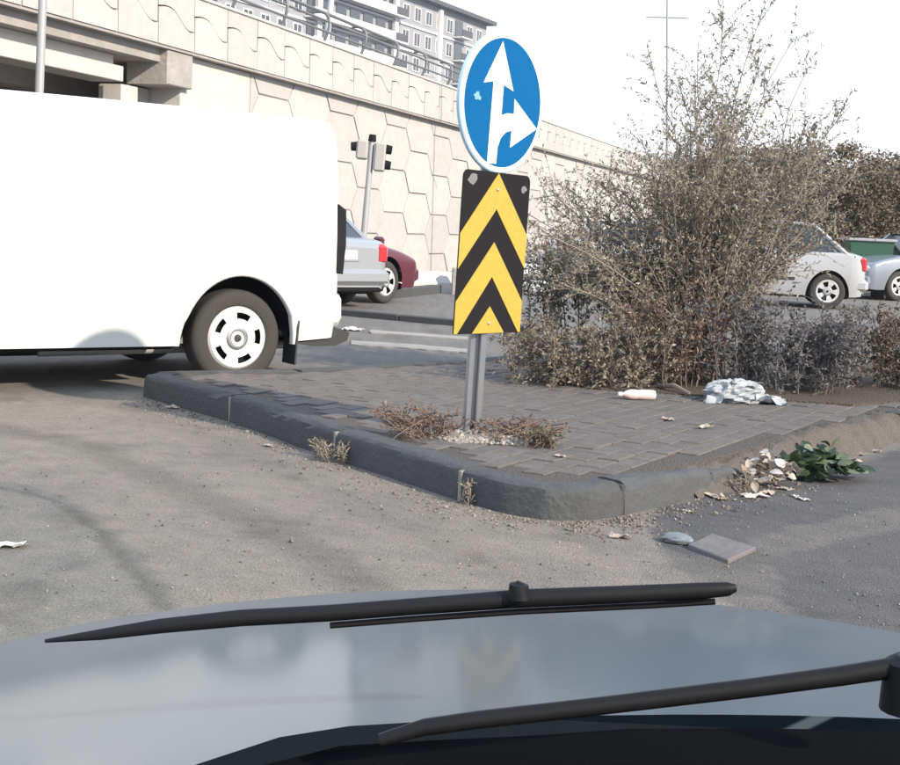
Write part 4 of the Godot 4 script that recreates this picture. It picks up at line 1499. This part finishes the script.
func plants():
	# soil under the bushes
	var m := MB.new()
	var poly := PackedVector2Array([Vector2(.55, -9.3), Vector2(1.0, -8.85), Vector2(1.7, -8.75), Vector2(2.6, -8.65), Vector2(3.4, -9.2), Vector2(4.6, -10.9), Vector2(4.1, -12.6), Vector2(1.8, -12.0), Vector2(.7, -10.6)])
	prism(m, poly, .08, IH + .012, Transform3D(Basis(Vector3.RIGHT, Vector3(0, 0, 1), Vector3.UP), Vector3.ZERO))
	struct("soil", mesh(m), M.soil)
	var olive := [Color(.215, .20, .145), Color(.25, .225, .17), Color(.17, .17, .122), Color(.285, .245, .19), Color(.23, .205, .16)]
	var tips := []
	# silhouette of the tall bush: reach and height by direction
	for k in 82:
		var x := rng.randf_range(-1.15, .95)
		var hmax := 2.25 - 1.05 * pow(abs(x - .12), 1.5)
		if x < -.45: hmax = 1.55 + (x + .45) * .45
		var y := hmax * rng.randf_range(.5, 1.03)
		tips.append(Vector3(x, y, rng.randf_range(-.75, .6)))
	for k in 22:
		var x := rng.randf_range(-1.45, -.2)
		tips.append(Vector3(x, rng.randf_range(.5, 1.0) * (1.75 + x * .35), rng.randf_range(-.6, .5)))
	for q in [[.05, 2.55], [.28, 2.62], [-.2, 2.35], [.45, 2.4], [.62, 2.2], [-.5, 2.3], [.9, 1.95]]: tips.append(Vector3(q[0], q[1], rng.randf_range(-.3, .3)))
	bush("tall_bush", "tall feathery olive brown bush growing on the traffic island behind the sign", Vector3(1.78, IH + .01, -9.65), tips, 34, 20, .34, .026, .0048, olive, Color(.25, .225, .195), .2, .2, .0065)
	# long bare whips over the top
	# dry tan brush at the foot
	tips = []
	for k in 34: tips.append(Vector3(rng.randf_range(-.72, .62), rng.randf_range(.12, .46), rng.randf_range(-.3, .25)))
	bush("dry_brush", "low dry tan brush at the left foot of the tall bush", Vector3(1.0, IH + .01, -9.15), tips, 34, 12, .17, .026, .006, [Color(.21, .185, .145), Color(.165, .15, .11), Color(.25, .21, .17), Color(.13, .122, .09)], Color(.2, .16, .12), .5, .02, .0035)
	tips = []
	for k in 42: tips.append(Vector3(rng.randf_range(-.62, .60), rng.randf_range(.25, .62), rng.randf_range(-.35, .3)))
	bush("grey_shrub", "dark grey twiggy shrub behind the plastic bag under the tall bush", Vector3(2.25, IH + .01, -9.3), tips, 26, 12, .2, .026, .006, [Color(.11, .11, .118), Color(.14, .135, .135), Color(.085, .087, .085)], Color(.14, .13, .13), .4, .02, .004)
	tips = []
	for k in 38: tips.append(Vector3(rng.randf_range(-.6, .7), rng.randf_range(.22, .55), rng.randf_range(-.35, .35)))
	bush("brown_shrub", "dark brown low shrub near the right end of the island kerb", Vector3(3.25, IH + .01, -9.75), tips, 26, 12, .2, .03, .007, [Color(.115, .092, .068), Color(.09, .08, .058), Color(.14, .11, .08)], Color(.12, .1, .085), .45, .02, .004)
	tips = []
	for k in 20: tips.append(Vector3(rng.randf_range(-.35, .35), rng.randf_range(.25, .7), rng.randf_range(-.3, .3)))
	bush("rusty_shrub", "rust brown dry shrub in the middle of the bushes beneath the tall one", Vector3(1.55, IH + .01, -9.35), tips, 22, 11, .2, .028, .006, [Color(.17, .115, .088), Color(.15, .11, .088), Color(.19, .145, .11)], Color(.17, .125, .1), .3, .05, .007)
	tips = []
	for k in 16: tips.append(Vector3(rng.randf_range(-.55, .5), rng.randf_range(.4, .85), rng.randf_range(-.3, .3)))
	bush("green_shrub", "dull green shrub at the left side behind the dry tan brush", Vector3(1.05, IH + .01, -10.1), tips, 26, 12, .22, .028, .007, [Color(.125, .13, .085), Color(.15, .145, .1), Color(.11, .105, .08)], Color(.16, .14, .12), .3, .1, .007)
	# weeds at the post
	for q in [[420, 437, .15, "reddish dry weed tuft left of the sign post", 40, .15], [515, 440, .11, "reddish dry weed tuft right of the sign post", 34, .15], [540, 446, .07, "small green weed tuft lying at the edge of the pale rubble", 22, .08]]:
		var g := gp(q[0], q[1], IH)
		tips = []
		for k in q[4]: tips.append(Vector3(rng.randf_range(-q[5], q[5]) * 1.6, rng.randf_range(.3, 1.0) * q[2], rng.randf_range(-.07, .07)))
		var cols := [Color(.16, .11, .085), Color(.2, .15, .11), Color(.13, .085, .07)]
		if q[2] < .1: cols = [Color(.07, .09, .04), Color(.10, .11, .06)]
		bush("weed_tuft", q[3], g, tips, 6, 5, .05, .018, .003, cols, Color(.17, .12, .095), q[5], .2, .0022)
	for q in [[318, 458], [328, 462], [470, 505], [343, 464], [740, 492]]:
		var g := gp(q[0], q[1], 0)
		tips = []
		for k in 12: tips.append(Vector3(rng.randf_range(-.05, .05), rng.randf_range(.03, .11), rng.randf_range(-.03, .03)))
		var B: Node3D = bush("weed_tuft", "thin straw weed sprouting from the foot of the kerb", g, tips, 3, 3, .03, .02, .002, [Color(.25, .22, .17)], Color(.25, .22, .18), .03, .2, .002)
		B.set_meta("group", "straw weeds along the kerb foot")
	# trees beyond
	var brown := [Color(.14, .115, .082), Color(.115, .105, .07), Color(.17, .125, .095), Color(.10, .095, .06)]
	var i := 0
	for q in [[800, 33.0, 3.5, 2.0], [848, 35.0, 3.5, 2.3], [893, 37.0, 3.1, 2.1], [945, 36.0, 3.4, 2.4], [740, 40.0, 3.6, 2.4], [1010, 34.0, 3.6, 2.4]]:
		var g := dp(q[0], 262, q[1])
		var lb: String = ["brownish tree just beside the tall bush, beyond the parked cars", "widest brownish tree behind the green skip", "lower brownish tree beyond the silver blue hatchback", "brownish tree beyond the silver blue hatchback, past the skip", "brownish tree hidden behind the tall bush", "brownish tree at the end of the row beyond the hatchback"][i]
		tree(lb, Vector3(g.x, 0, g.z), q[2], q[3], brown, 75, 420, .085, .05)
		i += 1

# ---------------------------------------------------------------- litter and loose stones
func crumple(size: Vector3, n: int, amp: float, sd: int) -> MB:
	var nz := FastNoiseLite.new(); nz.seed = sd; nz.frequency = 1.3; nz.fractal_octaves = 3; nz.fractal_type = FastNoiseLite.FRACTAL_RIDGED
	var rows := []
	for a in n + 1:
		var th := PI * a / n
		var row := []
		for b in n * 2:
			var ph := TAU * b / (n * 2)
			var d := Vector3(sin(th) * cos(ph), cos(th), sin(th) * sin(ph))
			var k := 1.0 + amp * nz.get_noise_3dv(d * 1.2 + Vector3(sd, 0, 0)) * 1.4
			var q := d * k * size * .5
			q.y = max(q.y, -size.y * .38)
			row.append(q + Vector3(0, size.y * .38, 0))
		rows.append(row)
	var mb := MB.new()
	mb.grid(rows, true)
	return mb
func torn(sz: float, rough := 1.0) -> MB:      # a crumpled, torn bit of paper or film
	var mb := MB.new()
	var rows := []
	for a in 6:
		var row := []
		for b in 6:
			var edge := 0.16 if a == 0 or b == 0 or a == 5 or b == 5 else .05
			row.append(Vector3((a / 5.0 - .5) * 2.0 * sz + rng.randf_range(-edge, edge) * sz, absf(rng.randfn()) * .16 * sz * rough + .004, (b / 5.0 - .5) * 1.3 * sz + rng.randf_range(-edge, edge) * sz))
		rows.append(row)
	mb.grid(rows)
	return mb
func litter():
	# pale rubble round the post
	var base := gp(473, 436, IH)
	var st := MB.new()
	for k in 520:
		var a := rng.randf() * TAU
		var r := sqrt(rng.randf())
		var p := base + Vector3(.07 + cos(a) * r * .34, 0, .03 + sin(a) * r * .2)
		var s := rng.randf_range(.008, .028) * (1.15 - r * .5)
		st.col = Color(.36, .33, .295) * rng.randf_range(.7, 1.15)
		cbox(st, p + Vector3(0, s * .25 + .03 * (1 - r), 0), Vector3(s, s * .8, s * rng.randf_range(.6, 1.2)), s * .2, Basis.from_euler(Vector3(rng.randf() * 6, rng.randf() * 6, rng.randf() * 6)))
	var mound := MB.new()
	var rows := []
	for a in 7:
		var row := []
		for b in 20:
			var r := a / 6.0
			var w := 1.0 + .12 * sin(b * 2.3) + .1 * sin(b * 1.1)
			row.append(base + Vector3(.07 + cos(TAU * b / 20) * r * .34 * w, .035 * (1 - r * r) - .004, .03 + sin(TAU * b / 20) * r * .2 * w))
		rows.append(row)
	mound.grid(rows, true)
	var rub := thing("pale_rubble", "pale crumbled concrete footing spread round the foot of the sign post", "rubble")
	part("mound", mesh(mound, true), rough_mat(lin(.33, .305, .27), M.mortar.albedo_texture, M.mortar.normal_texture, 4.0, .95), rub)
	part("fragments", mesh(st), vmat(.95), rub, "stuff")
	# grit along the kerb foot
	var gr := MB.new()
	var kline := pix_poly([[143, 398], [228, 422], [333, 460], [458, 502], [500, 514], [547, 522], [590, 522], [623, 517], [712, 496], [780, 480]])
	for k in 1300:
		var t := rng.randf()
		var u := t * (kline.size() - 1.001)
		var i := int(u)
		var p := kline[i].lerp(kline[i + 1], u - i)
		var d := (kline[i + 1] - kline[i]).normalized()
		var ow := Vector2(-d.y, d.x)
		var c: Vector2 = p + ow * (abs(rng.randfn()) * .14 + .004)
		var s := rng.randf_range(.003, .009) * (1.8 if rng.randf() < .05 else 1.0)
		gr.col = Color(.20, .18, .155) * rng.randf_range(.4, 1.35)
		cbox(gr, Vector3(c.x, s * .3, c.y), Vector3(s, s * .7, s * 1.2), 0.0, Basis.from_euler(Vector3(rng.randf() * 6, rng.randf() * 6, rng.randf() * 6)))
	for k in 900:
		var q := gp(rng.randf_range(-20, 920), rng.randf_range(405, 640), 0)
		if inside(isl, q.x, q.z): continue
		var s := rng.randf_range(.002, .008)
		gr.col = Color(.22, .2, .18) * rng.randf_range(.3, 1.25)
		cbox(gr, Vector3(q.x, s * .3, q.z), Vector3(s, s * .7, s * 1.2), 0.0, Basis.from_euler(Vector3(rng.randf() * 6, rng.randf() * 6, rng.randf() * 6)))
	solo("road_grit", mesh(gr), vmat(.95), "loose grit scattered on the road along the kerb", "grit", "", "stuff")
	# plastic bag
	var film := mat(lin(.36, .385, .41), .3)
	film.backlight_enabled = true; film.backlight = Color(.3, .3, .3)
	var g := gp(734, 402, IH)
	var bag := thing("plastic_bag", "crumpled translucent white plastic bag lying against the bushes", "plastic bag", g)
	for k in 6:
		var sh := part("fold", mesh(torn(rng.randf_range(.06, .11), 1.2), true, .5), film, bag)
		sh.position = Vector3(rng.randf_range(-.15, .1), rng.randf_range(.02, .09), rng.randf_range(-.06, .06))
		sh.rotation = Vector3(rng.randf_range(-.9, .9), rng.randf() * TAU, rng.randf_range(-.7, .7))
	part("bag_body", mesh(crumple(Vector3(.32, .15, .18), 26, .28, 4), true, .75), film, bag)
	var tl := MB.new()
	for k in 3:
		var rr := []
		for a in 7:
			var t := a / 6.0
			var row := []
			for b in 6:
				row.append(Vector3(.12 + t * .2, .05 - .035 * t + .025 * sin(b * 1.9 + a * 1.3 + k), (b / 5.0 - .5) * .1 + (k - 1) * .04 + .012 * sin(a * 2.0 + k)))
			rr.append(row)
		tl.grid(rr)
	part("bag_handles", mesh(tl), film, bag)
	# bottle
	g = gp(638, 400, IH)
	var bt := thing("plastic_bottle", "pinkish white plastic bottle lying in front of the dry brush", "bottle", g + Vector3(0, .034, 0), deg_to_rad(8))
	var m := MB.new()
	lathe(m, [[0.0, -.11], [.028, -.108], [.033, -.09], [.033, -.02], [.030, 0.0], [.033, .02], [.033, .05], [.024, .08], [.013, .095], [.012, .112]], 16, Transform3D(Basis(Vector3(0, 0, 1), Vector3.UP, Vector3(-1, 0, 0)), Vector3.ZERO))
	part("bottle_body", mesh(m, true), mat(lin(.62, .52, .48), .35), bt)
	m = MB.new()
	lathe(m, [[.015, .105], [.015, .13], [0, .131]], 12, Transform3D(Basis(Vector3(0, 0, 1), Vector3.UP, Vector3(-1, 0, 0)), Vector3.ZERO))
	part("cap", mesh(m, true, .5), mat(lin(.6, .6, .6), .4), bt)
	# discarded greens: each leaf a curved piece
	g = gp(816, 478, .0)
	var lp := thing("leafy_heap", "heap of discarded dark green cabbage leaves at the island edge", "leaf heap", Vector3(g.x, .0, g.z))
	var green := []
	for c in [[.04, .066, .032], [.065, .098, .05], [.025, .045, .022], [.11, .14, .085]]:
		var mt := mat(lin(c[0], c[1], c[2]), .55)
		mt.backlight_enabled = true; mt.backlight = Color(.08, .12, .04)
		green.append(mt)
	for k in 130:
		var lm := big_leaf(rng.randf_range(.05, .12), rng.randf_range(.02, .042), rng.randf_range(-.5, .5))
		var o := part("leaf", mesh(lm, true), green[rng.randi() % 4], lp)
		var a := rng.randf() * TAU
		var r := sqrt(rng.randf()) * .18
		o.position = Vector3(cos(a) * r + .02, .03 + max(0.02, .20 - r * .9) * rng.randf_range(.15, 1.0), sin(a) * r * .7)
		o.rotation = Vector3(rng.randf_range(-.7, .9), rng.randf() * TAU, rng.randf_range(-.6, .6))
	# pale torn leaves and stalks spilling from the heap
	var lp2 := thing("wilted_leaves", "pale wilted leaves and stalks spilled beside the green heap", "leaf heap", Vector3(gp(772, 486, 0).x, .03, gp(772, 486, 0).z))
	var pale := [mat(lin(.34, .29, .24), .7), mat(lin(.42, .38, .33), .7), mat(lin(.24, .19, .14), .7), mat(lin(.48, .43, .4), .7)]
	for k in 70:
		var lm := big_leaf(rng.randf_range(.03, .085), rng.randf_range(.015, .035), rng.randf_range(-.8, .8))
		var o := part("leaf", mesh(lm, true), pale[rng.randi() % 4], lp2)
		var t := rng.randfn()
		o.position = Vector3(t * .085, .012 + max(0.0, .12 - abs(t) * .06) * rng.randf(), rng.randfn() * .055 - t * .05)
		o.rotation = Vector3(rng.randf_range(-.8, .8), rng.randf() * TAU, rng.randf_range(-.6, .6))
	# scraps
	for q in [[620, 538, .05], [712, 497, .06], [722, 500, .035], [755, 497, .07], [768, 494, .05], [785, 490, .05], [795, 497, .03], [803, 500, .04], [688, 512, .03], [835, 470, .05], [852, 462, .06], [862, 455, .04], [875, 452, .04], [668, 420, .05], [705, 428, .06], [172, 408, .05], [268, 446, .035], [560, 457, .035]]:
		var h := IH if inside(isl, gp(q[0], q[1], IH).x, gp(q[0], q[1], IH).z) else 0.0
		var p := gp(q[0], q[1], h)
		m = torn(q[2] * .8)
		var o := solo("paper_scrap", mesh(m), pale[int(q[0]) % 4], "small pale scrap of litter near the kerb", "litter", "pale scraps of litter round the island kerb")
		o.position = p; o.rotation.y = rng.randf() * TAU
	g = gp(6, 547, 0)
	var o2 := solo("paper_litter", mesh(torn(.06)), mat(lin(.62, .6, .58), .7), "white paper scrap lying alone on the road before the van", "litter")
	o2.position = g
	g = gp(353, 331, 0)
	o2 = solo("road_litter", mesh(torn(.11)), mat(lin(.6, .58, .56), .7), "white crumpled litter on the road just behind the van bumper", "litter")
	o2.position = g
	# stone slab and squashed can by the kerb
	var sl := pix_poly([[688, 548], [712, 537], [756, 551], [728, 564]])
	m = MB.new()
	prism(m, sl, -.01, .016, Transform3D(Basis(Vector3.RIGHT, Vector3(0, 0, 1), Vector3.UP), Vector3.ZERO), .004)
	solo("stone_slab", mesh(m), M.concrete_dark, "flat grey stone slab lying on the road by the island corner", "slab")
	g = gp(677, 543, 0)
	o2 = solo("crushed_can", mesh(crumple(Vector3(.12, .045, .065), 12, .15, 21), true, .6), mat(lin(.2, .22, .235), .4, .3), "crushed grey can beside the flat stone slab", "can")
	o2.position = g + Vector3(0, 0, 0); o2.rotation.y = -.5
	g = gp(790, 402, IH)
	# bare stick by the bag
	m = MB.new()
	var s0 := gp(658, 386, IH + .02); var s1 := gp(690, 394, IH + .02)
	tube(m, [s0, s0.lerp(s1, .5) + Vector3(0, .03, 0), s1], [.014, .016, .012], 7)
	solo("dead_branch", mesh(m, true), mat(lin(.26, .21, .17), .9), "pale dead branch lying between the bottle and the plastic bag", "branch")
func big_leaf(L: float, W: float, curl: float) -> MB:
	var mb := MB.new()
	var rows := []
	for a in 5:
		var t := a / 4.0
		var w: float = W * [.25, .85, 1.0, .75, .12][a]
		var row := []
		for b in 5:
			var s := b / 2.0 - 1.0
			row.append(Vector3(s * w, curl * L * t * t * .6 + abs(s) * w * .35 + .1 * w * sin(b * 2.2 + a * 1.7), t * L))
		rows.append(row)
	mb.grid(rows)
	return mb

# ---------------------------------------------------------------- the car the photograph is taken from
func hood_y(x: float, d: float) -> float:
	var t := d / 1.2 - 1.05
	var u := (x - .18) / 1.2
	var y := .884 - .19 * t - .066 * t * t - .195 * u * u
	if t > .75: y -= .6 * pow(t - .75, 2)
	var e: float = abs(u) - .55
	if e > 0.0: y -= 1.1 * e * e
	return 1.2 - 1.2 * (1.2 - y)
func rear_d(x: float) -> float: return .815 + .17 * x + .05 * x * x - 1.2 * clampf(-x - .08, 0.0, .22)
func own_car():
	var C := thing("grey_car", "silver blue car bonnet with black wipers in the foreground", "car")
	var pm := paint(lin(.040, .070, .094), .48, 0.0, .42)  # paint darkened to stand in for shade from the unbuilt cabin
	pm.clearcoat_roughness = .12
	var rows := []
	for k in 41:
		var row := []
		for j in 37:
			var x := .15 + (j / 36.0 - .5) * 1.46
			var d := lerpf(rear_d(x), 2.28, k / 40.0)
			row.append(Vector3(x, hood_y(x, d), -d))
		rows.append(row)
	var m := MB.new()
	m.grid(rows)
	part("bonnet", mesh(m, true), pm, C)
	for s in [-1, 1]:
		m = MB.new()
		var r := []
		for y in [0.0, .12, .3, .6, 1.0]:
			var row := []
			for k in 20:
				var d := lerpf(rear_d(.15 + s * .73) , 2.26, k / 19.0)
				var yt := hood_y(.15 + s * .735, d) - .012
				row.append(Vector3(.15 + s * (.738 + .06 * sin(min(y * 3.0, 1.57))), lerpf(yt, .34, y), -d))
			r.append(row)
		m.grid(r)
		part("wing", mesh(m, true), pm, C)
		side_wheel(C, Vector3(.15 + s * .82, .29, -1.5), s)
		m = MB.new()
		cbox(m, Vector3(.15 + s * .5, .35, -2.28), Vector3(.36, .14, .1), .03)
		part("headlight", mesh(m), M.lamp_glass, C)
	m = MB.new()
	cbox(m, Vector3(.15, .30, -2.26), Vector3(1.5, .26, .16), .05)
	part("front_bumper", mesh(m), pm, C)
	# cowl under the windscreen
	rows = []
	for k in 9:
		var row := []
		for j in 31:
			var x := -.7 + 1.75 * j / 30.0
			var t := k / 8.0
			var d := lerpf(rear_d(x) + .004, rear_d(x) - .38, t)
			var lift := .006 * smoothstep(0.0, .12, t) + lerpf(-.05, .03, smoothstep(-.2, .1, x)) * t
			row.append(Vector3(x, hood_y(x, rear_d(x)) - .01 + lift + (0.012 if k > 0 else 0.0) * smoothstep(-.05, .12, x) - .004, -d))
		rows.append(row)
	m = MB.new()
	m.grid(rows)
	part("cowl", mesh(m, true), M.cowl, C)
	# wiper blade across the view
	var bl := [[45, 641, 2], [100, 634.5, 6], [160, 626, 8], [240, 618, 9], [330, 613, 9], [420, 606, 9], [520, 598.5, 10], [620, 594.5, 9.5], [700, 591, 9], [728, 589, 7.5], [736, 588, 4]]
	var path := []; var rad := []
	for q in bl:
		path.append(dp(q[0], q[1], .74)); rad.append(q[2] * .74 / FOC)
	var W := MB.new()
	tube(W, path, rad, 8)
	var wb := part("wiper_blade", mesh(W, true), M.wiper, C)
	m = MB.new()
	var nb := dp(519, 588, .735)
	tube(m, [nb + Vector3(0, -.006, 0), nb + Vector3(0, .002, 0), nb + Vector3(.0005, .0035, 0)], [.0065, .0055, .002], 10)
	part("blade_joint", mesh(m, true), M.wiper, wb)
	m = MB.new()
	path = []
	for q in [[330, 621], [420, 614], [520, 607], [650, 601], [715, 597]]: path.append(dp(q[0], q[1] + 4.5, .743))
	tube(m, path, .0018, 6)
	part("rubber_edge", mesh(m, true), M.black, wb)
	# lower wiper arm with its pivot
	m = MB.new()
	path = []; rad = []
	for q in [[380, 740, 7], [425, 727, 9], [480, 719.5, 9.5], [600, 706, 9.5], [750, 688, 10], [840, 676, 10.5], [905, 666, 11]]:
		path.append(dp(q[0], q[1], .74)); rad.append(q[2] * .74 / FOC)
	tube(m, path, rad, 8)
	var arm := part("wiper_arm", mesh(m, true), M.wiper, C)
	m = MB.new()
	var pv := dp(908, 690, .74)
	tube(m, [pv + Vector3(0, -.012, 0), pv + Vector3(0, .016, 0), pv + Vector3(0, .020, 0)], [.015, .014, .008], 14)
	part("pivot_cap", mesh(m, true), M.wiper, arm)
func side_wheel(C: Node3D, c: Vector3, s: int):
	# this car runs along -z, so its wheels face sideways
	var h := Node3D.new()
	h.name = "front_wheel" if s < 0 else "front_wheel_001"
	C.add_child(h)
	h.position = c; h.rotation.y = PI / 2
	var m := MB.new()
	lathe(m, [[.18, -.08], [.2, -.085], [.27, -.08], [.29, -.05], [.29, .05], [.27, .08], [.2, .085], [.18, .08], [.0, .06]], 32)
	part("tyre", mesh(m, true, .5), M.rubber, h)
	m = MB.new()
	lathe(m, [[.18, .088 * s], [.1, .08 * s], [0.0, .09 * s]], 24)
	part("rim", mesh(m, true, .5), M.rim, h)
